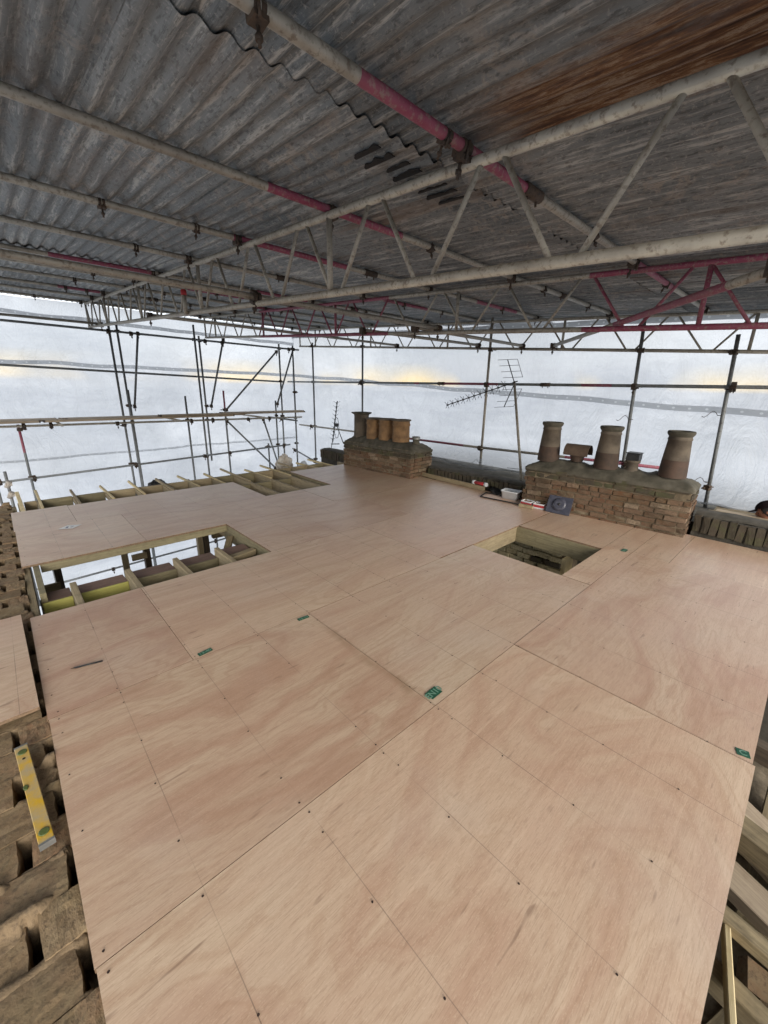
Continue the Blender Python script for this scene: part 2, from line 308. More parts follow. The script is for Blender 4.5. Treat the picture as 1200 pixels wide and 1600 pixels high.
def box(bm, x0, x1, y0, y1, z0, z1, mtx=None, mi=0):
    vs = [bm.verts.new((x, y, z)) for x in (x0, x1) for y in (y0, y1) for z in (z0, z1)]
    if mtx is not None:
        for v in vs: v.co = mtx @ v.co
    for f in ((0, 1, 3, 2), (4, 6, 7, 5), (0, 4, 5, 1), (2, 3, 7, 6), (0, 2, 6, 4), (1, 5, 7, 3)):
        fc = bm.faces.new([vs[i] for i in f]); fc.material_index = mi
    return vs
def frame(a, b):
    d = (Vector(b) - Vector(a)).normalized(); u = Vector((0, 0, 1)) if abs(d.z) < .95 else Vector((1, 0, 0))
    s = d.cross(u).normalized(); return d, s, s.cross(d).normalized()
def tube(bm, a, b, r, n=14, segs=None, cap=True, r2=None, bend=0.0):
    """round bar from a to b; segs = [(t0, t1, material_index)] paints lengths of it"""
    a, b = Vector(a), Vector(b); d, s, u = frame(a, b); ts = {0.0, 1.0}
    for q in segs or []: ts.update((max(0, min(1, q[0])), max(0, min(1, q[1]))))
    if bend: ts.update(i / 8 for i in range(9))
    ts = sorted(ts); rings = []
    for t in ts:
        rr = r + ((r2 if r2 is not None else r) - r) * t; c = a.lerp(b, t) + Vector((0, 0, -bend * math.sin(math.pi * t)))
        rings.append([bm.verts.new(c + (s * math.cos(k * 2 * math.pi / n) + u * math.sin(k * 2 * math.pi / n)) * rr) for k in range(n)])
    for i in range(len(ts) - 1):
        tm = (ts[i] + ts[i + 1]) / 2; mi = 0
        for q in segs or []:
            if q[0] <= tm <= q[1]: mi = q[2]
        for k in range(n):
            f = bm.faces.new((rings[i][k], rings[i][(k + 1) % n], rings[i + 1][(k + 1) % n], rings[i + 1][k])); f.material_index = mi; f.smooth = True
    if cap: bm.faces.new(list(reversed(rings[0]))); bm.faces.new(rings[-1])
def bar(name, a, b, r, mats, parent=None, segs=None, n=14, bend=0.0):
    """a tube object whose origin is at its first end"""
    bm = bmesh.new(); A = Vector(a); tube(bm, (0, 0, 0), Vector(b) - A, r, n, segs, bend=bend)
    return obj(name, bm, mats, parent, loc=tuple(A))
def timber(name, a, b, wd, ht, mat, parent=None, roll=0, seed=None):
    """squared timber whose top centre line runs from a to b; local Z is the length so the grain follows it"""
    a, b = Vector(a), Vector(b); d, s, u = frame(a, b); L_ = (b - a).length
    bm = bmesh.new(); rr = random.Random(seed or random.random())
    vs = box(bm, -wd / 2, wd / 2, -ht, 0, 0, L_)
    for v in vs: v.co += Vector((rr.uniform(-1, 1), rr.uniform(-1, 1), rr.uniform(-1, 1))) * .0015
    bmesh.ops.bevel(bm, geom=bm.edges[:], offset=.003, segments=1, affect='EDGES')
    o = obj(name, bm, mat, parent)
    mtx = Matrix(((s.x, u.x, d.x, a.x), (s.y, u.y, d.y, a.y), (s.z, u.z, d.z, a.z), (0, 0, 0, 1)))
    if s.cross(u).dot(d) < 0: mtx = Matrix(((-s.x, u.x, d.x, a.x), (-s.y, u.y, d.y, a.y), (-s.z, u.z, d.z, a.z), (0, 0, 0, 1)))
    o.matrix_local = mtx @ Matrix.Rotation(roll, 4, 'Z'); return o
def lathe(bm, prof, n=28, mis=None, c=(0, 0, 0)):
    rings = []
    for r_, z in prof: rings.append([bm.verts.new((c[0] + r_ * math.cos(k * 2 * math.pi / n), c[1] + r_ * math.sin(k * 2 * math.pi / n), c[2] + z)) for k in range(n)])
    for i in range(len(prof) - 1):
        for k in range(n):
            f = bm.faces.new((rings[i][k], rings[i][(k + 1) % n], rings[i + 1][(k + 1) % n], rings[i + 1][k])); f.smooth = True
            if mis: f.material_index = mis[i]
def rough_block(w_, d_, h_, seed, cuts=1, amp=.006, base_centre=False):
    """a worn masonry block, centred, edges chipped"""
    bm = bmesh.new(); bmesh.ops.create_cube(bm, size=1)
    bmesh.ops.subdivide_edges(bm, edges=bm.edges[:], cuts=cuts, use_grid_fill=True)
    for v in bm.verts:
        e = sum(1 for q in v.co if abs(abs(q) - .5) < 1e-4)
        v.co = Vector((v.co.x * w_, v.co.y * d_, v.co.z * h_))
        q = v.co * (1 if cuts < 3 else 1)
        nv = Vector((noise.noise(q * 19 + Vector((seed * 7.1, 0, 0))), noise.noise(q * 19 + Vector((0, seed * 5.3, 9))), noise.noise(q * 19 + Vector((3, 1, seed * 3.7)))))
        nf = Vector((noise.noise(q * 60 + Vector((seed, 4, 0))), noise.noise(q * 60 + Vector((0, seed, 2))), noise.noise(q * 60 + Vector((3, 1, seed)))))
        v.co += nv * amp * 2 + nf * amp * .8
        if e >= 2: v.co *= 1 - (amp * (.6 + .5 * noise.noise(q * 30 + Vector((seed, 0, 0))))) / max(w_, h_) * e
    me = bpy.data.meshes.new('brick'); bm.to_mesh(me); bm.free()
    return me

# ---------------------------------------------------------------- measurements shared by the roof and walls
SLOPE = .058
def chord_top(y): return 2.52 + SLOPE * y       # centre of the beams' top chords
def chord_bot(y): return 2.06 + SLOPE * y
def tin_z(y): return 2.52 + SLOPE * y + .0483 + .024 + .014
TR = .02415                                     # radius of scaffold tube

# ---------------------------------------------------------------- ground outside, far below
bm = bmesh.new(); box(bm, -900, 900, -900, 900, -9.2, -9.0); tag(obj('ground', bm, 'ground'), kind='structure')

# ---------------------------------------------------------------- polythene sheeting on the far sides; unseen near sides left open for light
def sheet_wall(name, label, p0, p1, z0, z1f, out_n, hem=None, seams=(), nx=150, nz=60, seed=0):
    """hanging sheet from p0 to p1 (plan), z0 up to z1f(x, y); billows between its ties"""
    t = thing(name, label, 'plastic sheeting', (p0[0], p0[1], 0))
    bm = bmesh.new(); P0, P1 = Vector((*p0, 0)), Vector((*p1, 0)); n_ = Vector((*out_n, 0)); grid = []
    def surf(f, z):
        p = P0.lerp(P1, f); s_ = f * (P1 - P0).length
        q = Vector((s_ * .55 + seed, z * .9, seed))
        d = .16 * noise.noise(q) + .085 * noise.noise(Vector((s_ * 2.3, z * .7, seed + 3))) + .030 * noise.noise(Vector((s_ * 5 + z * 3, z * 2.5 - s_, seed)))
        d += .012 * math.sin(s_ * 1.3 + 3 * z + 4 * noise.noise(q * .7))
        p = p + n_ * d; p.z = z
        if hem: p = hem(p, s_)
        return p
    for i in range(nx + 1):
        f = i / nx; p = P0.lerp(P1, f); zt = z1f(p.x, p.y)
        grid.append([bm.verts.new(surf(f, z0 + (zt - z0) * j / nz) - Vector((*p0, 0))) for j in range(nz + 1)])
    for i in range(nx):
        for j in range(nz):
            bm.faces.new((grid[i][j], grid[i + 1][j], grid[i + 1][j + 1], grid[i][j + 1])).smooth = True
    obj('plastic_film', bm, 'poly', t)
    for (za, zb, wd) in seams:
        bm = bmesh.new(); uvl = bm.loops.layers.uv.new('UVMap'); prev = None; N = 160
        for i in range(N + 1):
            f = i / N; z = za + (zb - za) * f + .03 * noise.noise(Vector((f * 14, seed, za)))
            a_, b_ = surf(f, z) - n_ * .012 - Vector((*p0, 0)), surf(f, z + wd) - n_ * .012 - Vector((*p0, 0))
            cur = (bm.verts.new(a_), bm.verts.new(b_), f * (P1 - P0).length)
            if prev:
                fc = bm.faces.new((prev[0], cur[0], cur[1], prev[1])); fc.smooth = True
                for lp, uv in zip(fc.loops, ((prev[2], 0), (cur[2], 0), (cur[2], 1), (prev[2], 1))): lp[uvl].uv = uv
            prev = cur
        obj('seam_band', bm, 'tape', t)
    return t
roof_top = lambda x, y: tin_z(y) - .035
sheet_wall('sheeting', 'white polythene sheeting hung behind the scaffold boards and pole pairs', (-4.2, 12.3), (7.4, 12.3), -5.5, roof_top, (0, 1),
           seams=((3.02, 2.80, .085), (1.98, 1.86, .085), (-.22, -.14, .05)), seed=1)
def hem_back(p, s):
    # the foot of this sheet is drawn in over the top of the parapet
    if p.z < .5:
        k = min(1, (.5 - p.z) / .42); y = p.y
        reach = .35 + .5 * max(0, 1 - abs(y - 4.6) / 1.5)
        if y > 7: reach = 0
        p.x -= reach * k ** 1.6
        if y < 6.6: p.z = max(p.z, .13 + .05 * noise.noise(Vector((y * 3, 0, 0))) - (0.5 if False else 0))
    return p
sheet_wall('sheeting', 'white polythene sheeting rising behind both chimney stacks, its foot tucked over the low brick parapet', (7.4, 12.3), (7.4, -1.7), -3.5, roof_top, (1, 0),
           hem=hem_back, seams=((1.86, 1.20, .085), (3.02, 2.42, .085)), seed=11)

# ---------------------------------------------------------------- corrugated roof
roof = thing('temporary_roof', 'sloping roof of old grey corrugated tin sheets, one of them heavily rusted', 'roof', (0, 0, 2.6))
rows = [(-1.6, -.5), (-.64, 1.90), (1.66, 4.25), (3.95, 6.55), (6.25, 8.85), (8.55, 11.1), (10.85, 12.4)]
CP = .1
def corr(x): return .0135 * math.cos(2 * math.pi * x / CP)
rr = random.Random(3)
for ri, (ya, yb) in enumerate(rows):
    x = -3.1 + (ri % 3) * .2
    while x < 7.5:
        x1 = x + .82; bm = bmesh.new(); nx_, ny_ = 66, 14; g_ = []; sd_ = rr.random() * 50; lift = rr.uniform(-.003, .003)
        ya_, yb_ = ya + rr.uniform(-.02, .02), yb + rr.uniform(-.02, .02)
        if ri == 1: yb_ = yb
        tilt = rr.uniform(-.004, .004)
        for i in range(nx_ + 1):
            xx = x + (x1 - x) * i / nx_; col_ = []
            for j in range(ny_ + 1):
                f = j / ny_; yy = ya_ + (yb_ - ya_) * f
                if j == 0: yy += .006 * noise.noise(Vector((xx * 6, sd_, 0)))
                z = tin_z(yy) - 2.6 + corr(xx) + (f - .5) * .008 + lift + tilt * (i / nx_ - .5) + .012 * noise.noise(Vector((xx * 1.6, yy * 1.1, sd_))) * math.sin(math.pi * min(1, max(0, f))) ** .5 + .006 * noise.noise(Vector((xx * 3.1, yy * 2.2, sd_ + 9))) + .003 * noise.noise(Vector((xx * 9, yy * 5, sd_)))
                if j == 0: z -= .004 * abs(noise.noise(Vector((xx * 8, 3, sd_))))
                col_.append(bm.verts.new((xx, yy, z)))
            g_.append(col_)
        for i in range(nx_):
            for j in range(ny_): bm.faces.new((g_[i][j], g_[i][j + 1], g_[i + 1][j + 1], g_[i + 1][j])).smooth = True
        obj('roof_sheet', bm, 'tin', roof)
        x += .80
# ragged black smears of bitumen along the crests next to the near beam
for k, (cx, y0, y1, wd) in enumerate([(1.55, 1.72, 1.90, .030), (1.65, 1.73, 1.94, .034), (1.75, 1.72, 1.88, .028), (1.85, 1.73, 1.93, .036), (1.95, 1.72, 1.94, .034),
                                      (2.05, 1.72, 1.93, .018), (2.15, 1.73, 1.95, .026), (2.25, 1.74, 1.94, .022)]):
    bm = bmesh.new(); g_ = []
    for j in range(15):
        yy = y0 + (y1 - y0) * j / 14; hw = wd * (.55 + .55 * noise.noise(Vector((k * 3.1, yy * 22, 0))) + .25) * (1 if 0 < j < 14 else .5)
        g_.append([bm.verts.new((cx + hw * (i / 4 - .5) * 1.4, yy, tin_z(yy) - 2.6 + corr(cx + hw * (i / 4 - .5) * 1.4) - .022)) for i in range(5)])
    for j in range(14):
        for i in range(4): bm.faces.new((g_[j][i], g_[j][i + 1], g_[j + 1][i + 1], g_[j + 1][i]))
    ex = bmesh.ops.extrude_face_region(bm, geom=bm.faces[:])
    for v in [q for q in ex['geom'] if isinstance(q, bmesh.types.BMVert)]: v.co.z += .006
    obj('bitumen_smear', bm, 'tar', roof)

# ---------------------------------------------------------------- scaffold fittings
def coupler_mesh():
    """right-angle fitting: a saddle round the tube (along X), hinged flap, bolt and nut hanging below"""
    bm = bmesh.new()
    for s_ in (-.026, .004):
        tube(bm, (s_, 0, 0), (s_ + .022, 0, 0), TR + .007, 12)
    box(bm, -.024, .024, TR, TR + .022, -.03, .03); box(bm, -.03, .03, -.03, .03, -TR - .022, -TR - .004)
    tube(bm, (.004, .012, -TR - .01), (.004, .012, -TR - .085), .0075, 8); tube(bm, (.004, .012, -TR - .048), (.004, .012, -TR - .066), .015, 6)
    tube(bm, (-.012, -TR - .012, .02), (-.012, -TR - .012, -.055), .0065, 8)
    me = bpy.data.meshes.new('coupler'); bm.to_mesh(me); bm.free(); me.materials.append(M['clamp']); return me
CPL = coupler_mesh()
def couple(parent, p, axis='X', s=1.0, rz=0.0):
    """couplers are parts of the tube they grip; p is local to the parent"""
    o = bpy.data.objects.new('coupler', CPL); C.objects.link(o); o.parent = parent; o.location = p; o.scale = (s, s, s)
    o.rotation_euler = {'X': (rz, 0, 0), 'Y': (rz, 0, R(90)), 'Z': (0, R(90), rz)}[axis]; return o
def sleeve(parent, p, axis):
    bm = bmesh.new(); d = {'X': Vector((1, 0, 0)), 'Y': Vector((0, 1, 0)), 'Z': Vector((0, 0, 1))}[axis]
    tube(bm, -d * .085, d * .085, TR + .008, 12); s_ = Vector((0, 0, -1)) if axis != 'Z' else Vector((0, -1, 0))
    for k in (-.05, .05): tube(bm, d * k + s_ * TR, d * k + s_ * (TR + .03), .007, 8)
    return obj('sleeve_coupler', bm, 'clamp', parent, loc=p)

# purlin tubes under the tin, running across the beams
pur = [(.24, 'purlin tube nearest the photographer, over the rusted tin', [], [3.5]),
       (1.41, 'purlin tube passing above the black bitumen smears, half of it worn pink', [(1.16, 2.45), (4.2, 5.4)], [2.42]),
       (2.57, 'purlin tube with a pink length meeting the near beam at its tall upright', [(1.42, 2.55)], [5.4]),
       (3.79, 'purlin tube one bay beyond the tall upright, pink past the near beam', [(1.75, 3.0), (5.3, 6.4)], [3.3]),
       (4.99, 'purlin tube gripped by a curved black fitting on the near beam', [(4.6, 5.6)], [2.9]),
       (6.30, 'purlin tube with a long dull red length behind the lacing tube', [(.75, 1.8), (3.2, 4.1)], [5.1]),
       (7.15, 'purlin tube hidden for most of its length by the lacing tube', [(2.5, 3.4)], [4.4]),
       (8.10, 'purlin tube just beyond the lacing tube, plain grey', [(3.6, 4.6)], [3.1]),
       (9.30, 'purlin tube with a red length near the far end of the near beam', [(1.15, 1.75)], [2.6]),
       (10.35, 'second purlin tube from the eaves above the scaffold boards', [], [4.6]),
       (11.6, 'eaves purlin tube at the top edge of the sheeting behind the scaffold boards', [], [3.9])]
X0, X1 = -3.0, 7.3
for i, (y, lab, pk, sl_) in enumerate(pur):
    z = chord_top(y) + 2 * TR + .001
    o = bar('purlin_tube', (X0, y, z), (X1, y, z), TR, ['galv', 'pink'], segs=[((a - X0) / (X1 - X0), (b - X0) / (X1 - X0), 1) for a, b in pk], n=18)
    tag(o, lab, 'scaffold tube', 'purlin tubes under the tin')
    for bx in (1.84, 4.25, 7.05): couple(o, (bx - X0 + random.choice((-.05, .05)), 0, -.004), 'X', 1.05, random.uniform(-.3, .3))
    for k in range(4):
        px = {1: (.78, 1.66, 3.3, 5.2), 2: (-.6, 2.9, 4.9, 6.2), 3: (.81, 1.45, 4.9, 6.0)}.get(i, (None,) * 4)[k] or random.uniform(-1, 7); couple(o, (px - X0, 0, .0), 'X', .8, random.uniform(-.5, .5))
    for q in sl_: sleeve(o, (q - X0, 0, 0), 'X')

# ladder beams
def ladder_beam(x, y0, y1, pitch, node0, up_every, up0, label, pink=None, name='ladder_beam', sway=0):
    """two chords, W bracing, uprights at every third node; pink = list of (y0, y1) painted lengths"""
    t = thing(name, label, 'ladder beam', (x, y0, 0), 0, 'lattice ladder beams carrying the roof')
    isp = lambda y: any(a <= y <= b for a, b in (pink or []))
    Ln = y1 - y0
    for nm, zf in (('top_chord', chord_top), ('bottom_chord', chord_bot)):
        segs = [((a - y0) / Ln, (b - y0) / Ln, 1) for a, b in (pink or [])]
        o = bar(nm, (0, 0, zf(y0)), (0, Ln, zf(y1)), TR, ['galv', 'pink'], t, segs=segs, n=18)
    k0 = math.floor((y0 - node0) / pitch); k = k0
    while True:
        ya = node0 + k * pitch; k += 1
        if ya > y1: break
        yb = ya + pitch / 2; yc = ya + pitch
        for (p, q) in (((ya + .06, 1), (yb - .065, 0)), ((yb + .065, 0), (yc - .06, 1))):
            lo, hi = min(p[0], q[0]), max(p[0], q[0])
            if lo < y0 + .02 or hi > y1 - .02: continue
            P_ = (0, p[0] - y0, (chord_top(p[0]) - TR * .6) if p[1] else (chord_bot(p[0]) + TR * .6))
            Q_ = (0, q[0] - y0, (chord_top(q[0]) - TR * .6) if q[1] else (chord_bot(q[0]) + TR * .6))
            bar('diagonal', P_, Q_, .0132, ['pink' if isp((lo + hi) / 2) else 'galv'], t, n=10)
    y = up0
    while y < y1 - .01:
        if y >= y0 + .01: bar('upright', (0, y - y0, chord_bot(y) + TR * .7), (0, y - y0, chord_top(y) - TR * .7), .0195, ['pink' if isp(y) else 'galv'], t, n=12)
        y += up_every
    for y, m_ in ((y0 + .025, 0), (y1 - .025, 0)): bar('upright', (0, y - y0, chord_bot(y) + TR * .7), (0, y - y0, chord_top(y) - TR * .7), .0195, ['pink' if isp(y) else 'galv'], t, n=12)
    return t
b1 = ladder_beam(1.84, -1.5, 11.45, .785, .50, 2.355, 2.53 - 2.355 * 2, 'long pale steel ladder beam nearest the photographer, with the red end cap beside it')
b2 = ladder_beam(4.28, -1.5, 11.3, .885, 1.82, 2.44, .88 - 2.44, 'middle ladder beam with pink painted lengths at both ends', pink=[(-1.5, 1.8), (4.5, 8.3)])
b3 = ladder_beam(7.05, -1.5, 11.3, .93, 1.75, 2.4, .86 - 2.4, 'far grey ladder beam fixed to the poles in front of the chimney sheeting')
# short stub tube with a red plastic cap beside beam one
st = thing('stub_tube', 'short upright stub tube with a bright red plastic cap', 'scaffold tube', (1.79, 5.24, 2.36))
bar('tube', (0, 0, -.02), (0, 0, .19), TR, ['galv'], st)
bm = bmesh.new(); lathe(bm, [(.0, 0), (.030, 0), (.032, .01), (.030, .05), (.018, .06), (.0, .06)], 14); obj('end_cap', bm, 'red', st, loc=(0, 0, .18))

# lacing tubes in the plane of the bottom chords
def lace(a, b, label, pk=(), ends=(True, True), mat='galv'):
    o = bar('lacing_tube', a, b, TR, [mat, 'pink'], segs=[(p_, q_, 1) for p_, q_ in pk], n=18)
    tag(o, label, 'scaffold tube', 'lacing tubes between the beams')
    d = Vector(b) - Vector(a)
    for f, e in ((.006, ends[0]), (.994, ends[1])):
        if e: c_ = couple(o, d * f, 'X', 1.25); c_.rotation_euler = (0, 0, math.atan2(d.y, d.x))
    return o
l1 = lace((-3.9, 3.62, 2.29 + .035), (4.36, 3.62, 2.29 + .035), 'heavy lacing tube running from the far side over the near beam to the middle beam', ends=(False, True))
couple(l1, (5.74, 0, 0), 'X', 1.3, .4)
lace((4.12, 3.86, 2.335), (7.0, 3.93, 2.335), 'short lacing tube from the middle beam to the far beam above the television aerial')
lace((4.20, 5.0, 2.40), (7.0, 4.85, 2.395), 'short lacing tube parallel to and beyond the one above the aerial')
lace((2.55, .25, 2.125), (6.95, 3.35, 2.305), 'slanting lacing tube, pink along half its length, meeting the far beam', pk=[(.08, .42)])
lace((1.84, 6.95, 2.515), (7.05, 7.1, 2.515), 'thin looking lacing tube above the near chimney stack')
lace((-3.9, 10.6, 2.72), (1.95, 10.6, 2.72), 'lacing tube by the far end of the near beam')

# ---------------------------------------------------------------- poles, rails and braces
POLE = 'upright poles of the scaffold'
def pole(x, y, z0, z1, label, mat='steel', pk=(), cps=(), lean=(0, 0), name='scaffold_pole', rot=0):
    o = bar(name, (x, y, z0), (x + lean[0], y + lean[1], z1), TR, [mat, 'pink'], segs=[(a, b, 1) for a, b in pk])
    tag(o, label, 'scaffold pole', POLE)
    for z in cps: couple(o, Vector((lean[0], lean[1], z1 - z0)) * ((z - z0) / (z1 - z0)), 'Z', 1.15, random.uniform(0, 6.28))
    return o
def rail(a, b, label, mat='steel', pk=(), cps=(), slv=()):
    o = bar('scaffold_rail', a, b, TR, [mat, 'pink'], segs=[(p_, q_, 1) for p_, q_ in pk]); tag(o, label, 'scaffold rail', 'level rails of the scaffold')
    d = Vector(b) - Vector(a); ax = 'X' if abs(d.x) > abs(d.y) else 'Y'
    for f in cps: couple(o, d * f, ax, 1.15, random.uniform(-1, 1))
    for f in slv: sleeve(o, d * f, ax)
    return o
YL = 11.25
pole(.28, YL, -5, .72, 'short pole, pink at its head, holding the scaffold boards beside the old wall', pk=[(.90, 1)], cps=(-.38, .62))
pole(2.17, YL + .02, -5, 2.85, 'nearer pole of the tall pair under the end of the near beam', cps=(2.66, .62, -.3))
pole(2.38, YL + .30, -5, 2.9, 'farther pole of the tall pair under the end of the near beam', cps=(2.7, 1.05))
pole(2.33, YL - .05, -5, 1.42, 'cut off pole clamped beside the tall pair at the scaffold boards', cps=(.68,))
pole(3.98, YL, -5, 2.98, 'tall pole under the beam ladders, left of the pole that stops short', cps=(2.64, -.3))
pole(4.14, YL + .15, -.45, 2.75, 'pole reaching from the top rail down to the guard rail above the joists', cps=(2.64, .66, 1.02))
pole(3.62, YL + .1, -5, 1.28, 'stub pole rising just above the scaffold boards, left of the tall poles', cps=(.68,))
pole(4.60, YL + .05, -5, 1.42, 'stub pole with a pink head where two braces meet', pk=[(.92, 1)], cps=(.66, .92))
pole(5.86, YL + .12, -5, -.1, 'low stub pole crossing the guard rail below the boards', cps=(-.2,))
pole(6.22, YL + .2, -5, 1.14, 'short pole inside the far corner, rising past the boards', cps=(.7, -.17))
pole(6.32, YL, -5, 2.72, 'corner pole carrying the end of the top rail', cps=(2.6, 1.7, .7, -.17))
pole(6.62, YL - .25, -5, 2.68, 'slender pole beside the corner pole, nearer the chimneys', cps=(2.6, 1.4))
pole(6.95, YL + .3, -5, .8, 'short pole in the far corner behind the others', cps=(.6, -.2))
pole(7.05, 10.62, -3.5, 2.78, 'first pole beyond the corner on the chimney side', cps=(2.68, 1.7, .41, -.6))
pole(7.05, 8.37, -3.5, 3.0, 'pole rising behind the chimney stack with orange pots', cps=(2.56, 1.7, .42))
pole(7.05, 4.62, -.02, 2.86, 'pale pole standing on the parapet between the two chimney stacks', 'galv', cps=(2.31, 1.69, .45), lean=(0, .02))
pole(7.05, 2.0, .12, 2.62, 'dark pole rising behind the long chimney stack', cps=(2.18, 1.68, .53), lean=(0, .10))
pole(7.05, .88, .05, 2.32, 'dark pole standing on the ledge between the long chimney stack and the person', cps=(2.11, 1.68, .35), lean=(0, .12))
pole(7.05, -1.6, .05, 2.6, 'pole at the near end of the parapet', cps=(2.0, 1.68))
pole(-.27, YL + .1, -5, -.2, 'pole foot at the end of the guard rail beyond the old wall', cps=(-.38,))
for (x, y, z) in ((7.03, 2.03, 1.2), (7.03, .97, 1.32), (7.03, .93, .42), (7.03, 4.64, .16)):
    t = thing('wire_tie', {1.2: 'thin wire tie on the pole behind the long stack', 1.32: 'thin wire tie high on the pole nearest the person', .42: 'curled wire tie low on the pole nearest the person', .16: 'wire tie at the foot of the pale pole between the stacks'}[z], 'wire tie', (x, y, z))
    bm = bmesh.new(); pts = [Vector((.01, .03 + .17 * k / 6, .05 * math.sin(k * .9) + .02 * k / 6)) for k in range(7)]
    for a_, b_ in zip(pts, pts[1:]): tube(bm, a_, b_, .004, 6)
    for k in range(10): a1, a2 = k * .628, (k + 1) * .628; tube(bm, (.02 + .029 * math.cos(a1), .029 * math.sin(a1), 0), (.02 + .029 * math.cos(a2), .029 * math.sin(a2), 0), .004, 6)
    obj('wire', bm, 'clamp', t)
# V braces
def brace(a, b, label):
    o = bar('scaffold_brace', a, b, TR, ['steel']); tag(o, label, 'scaffold brace', 'slanting braces of the scaffold')
    d = Vector(b) - Vector(a)
    for f in (.02, .98): couple(o, d * f, 'X', 1.1)
    return o
brace((2.42, YL - .02, 1.02), (2.72, YL - .05, 2.70), 'short slanting brace in the top of the first tall pole pair')
brace((4.20, YL - .04, 1.0), (4.70, YL - .05, 2.74), 'short slanting brace beside the pole that stops at the guard rail')
brace((4.56, YL - .08, .90), (6.24, YL - .05, 2.54), 'long brace climbing from the scaffold boards to the corner pole')
brace((6.0, YL - .3, 1.05), (6.62, YL - .3, 2.62), 'steep brace leaning on the slender corner pole')
brace((4.54, YL - .1, .66), (5.95, YL - .1, -.85), 'brace falling from the boards to below the guard rail')
brace((5.62, YL - .12, .66), (6.02, YL - .12, -.72), 'steep brace below the far end of the scaffold boards')
rail((-4, YL - .05, 2.735), (6.95, YL - .05, 2.60), 'dark top rail under the near beam ends', cps=(.56, .60, .75, .79, .97))
rail((-4, YL + .1, 2.00), (6.45, YL + .1, 1.685), 'dark middle rail crossing the tall pole pairs', slv=(.35,))
rail((-4, YL - .15, .72), (6.9, YL - .15, .66), 'rail carrying the scaffold boards', 'galv', cps=(.40, .44, .55, .7, .75, .84, .9))
rail((-.35, YL - .05, -.42), (6.5, YL - .05, -.17), 'guard rail below the scaffold boards, just over the joist ends', cps=(.02, .1, .38, .62, .72, .97))
rail((-2, YL, -2.98), (6.5, YL, -2.66), 'lowest rail, seen through the opening with the joist stubs', cps=(.4, .7))
bar_o = rail((7.05 - .05, 12.0, 1.70), (7.0, -3.3, 1.68), 'middle rail along the chimney side sheeting, partly pink', pk=[(.405, .50), (.60, .63), (.36, .37)], cps=(.238, .483, .65, .725), slv=(.41, .56))
rail((7.0, 11.4, .40), (7.0, 4.55, .47), 'low rail with a long pink length behind the orange chimney pots', 'galv', pk=[(.62, .93)], cps=(.1, .44, .99))
rail((7.0, 4.7, .47), (7.0, 1.50, .54), 'low rail, red at its end, behind the long chimney stack', 'galv', pk=[(.56, 1)], cps=(.02, .86))
rail((7.0, 11.9, -.42), (7.0, 10.3, -.72), 'short low rail in the far corner beside the party wall end', cps=(.1, .8))
rail((6.3, 12.1, .62), (6.3, 10.4, .62), 'transom at the end of the scaffold boards', cps=(.5,))
for k, x in enumerate((-1.2, .9, 3.1, 5.2)):
    o = bar('scaffold_transom', (x, 10.2, .755), (x, 11.9, .755), TR, ['galv']); tag(o, ['transom under the boards beyond the old wall', 'transom under the boards between the pink headed pole and the tall pair', 'transom under the boards right of the tall pair', 'transom under the far end of the boards'][k], 'scaffold tube', 'transoms under the boards')
# scaffold boards
for k, (x0, x1, y, z, lab) in enumerate([(-3.6, .9, 11.08, .80, 'outer scaffold board starting beyond the old wall'), (.95, 4.8, 11.07, .80, 'outer scaffold board in the middle of the run'),
        (-3.0, 1.0, 10.83, .80, 'middle scaffold board beyond the old wall'), (1.05, 4.9, 10.83, .80, 'middle scaffold board behind the cut off pole'), (4.3, 6.75, 10.84, .845, 'scaffold board lapped on top at the far end'),
        (-3.4, .6, 10.58, .80, 'inner scaffold board beyond the old wall'), (.65, 4.5, 10.58, .80, 'inner scaffold board in the middle of the run'), (2.75, 6.6, 10.56, .845, 'long scaffold board lapped over the inner run with a split end')]):
    t = thing('scaffold_board', lab, 'scaffold board', (x0, y, z), R(random.uniform(-.4, .4)), 'scaffold boards in the far run')
    timber('board', (0, 0, .038), (x1 - x0, 0, .038), .222, .038, 'board', t)
    for e in (.0, x1 - x0 - .02):
        bm = bmesh.new(); box(bm, e - .002, e + .022, -.113, .113, -.002, .040); obj('end_band', bm, 'clamp', t)

# ---------------------------------------------------------------- building below the deck
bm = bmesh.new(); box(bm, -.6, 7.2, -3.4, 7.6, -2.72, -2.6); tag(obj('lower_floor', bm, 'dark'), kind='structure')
def slab(name, x0, x1, y0, y1, z0, z1, mat, label, cat='wall'):
    bm = bmesh.new(); box(bm, x0, x1, y0, y1, z0, z1); return tag(obj(name, bm, mat), label, cat)

# ---------------------------------------------------------------- timber floor frame
fr = thing('timber_floor_frame', 'frame of yellow green treated joists under the plywood, open at its far edge', 'floor frame', (0, 0, 0))
JT = -.0205; JD = .195
def joist(x, y0, y1, z=JT, mat='pine', wd=.045, nm='joist'): return timber(nm, (x, y0, z), (x, y1, z), wd, JD, mat, fr)
xs = [.2 + .4 * k for k in range(14)]
for x in xs:
    if x < 1.7: joist(x, -.05, 4.02 + .02 * math.sin(x * 30)); timber('joist', (x, 4.66, JT), (x, 7.26, JT), .045, .075, 'pine', fr)
    elif abs(x - 3.4) < .01 or abs(x - 3.8) < .01 or abs(x - 4.2) < .01:
        if x > 3.5: joist(x, -.05, 1.25); joist(x, 2.36, 7.26)
        else: joist(x, -.05, 7.26)
    else: joist(x, -.05, 7.26)
    if x < 5.1: timber('firring_strip', (x + .012, 6.6 if x > 2.5 else 6.75, JT + .016), (x + .012, 7.78 + .12 * math.sin(x * 9), JT + .02 + .02 * math.sin(x * 5)), .030, .036, 'lath' if int(x * 10) % 3 else 'pine', fr)
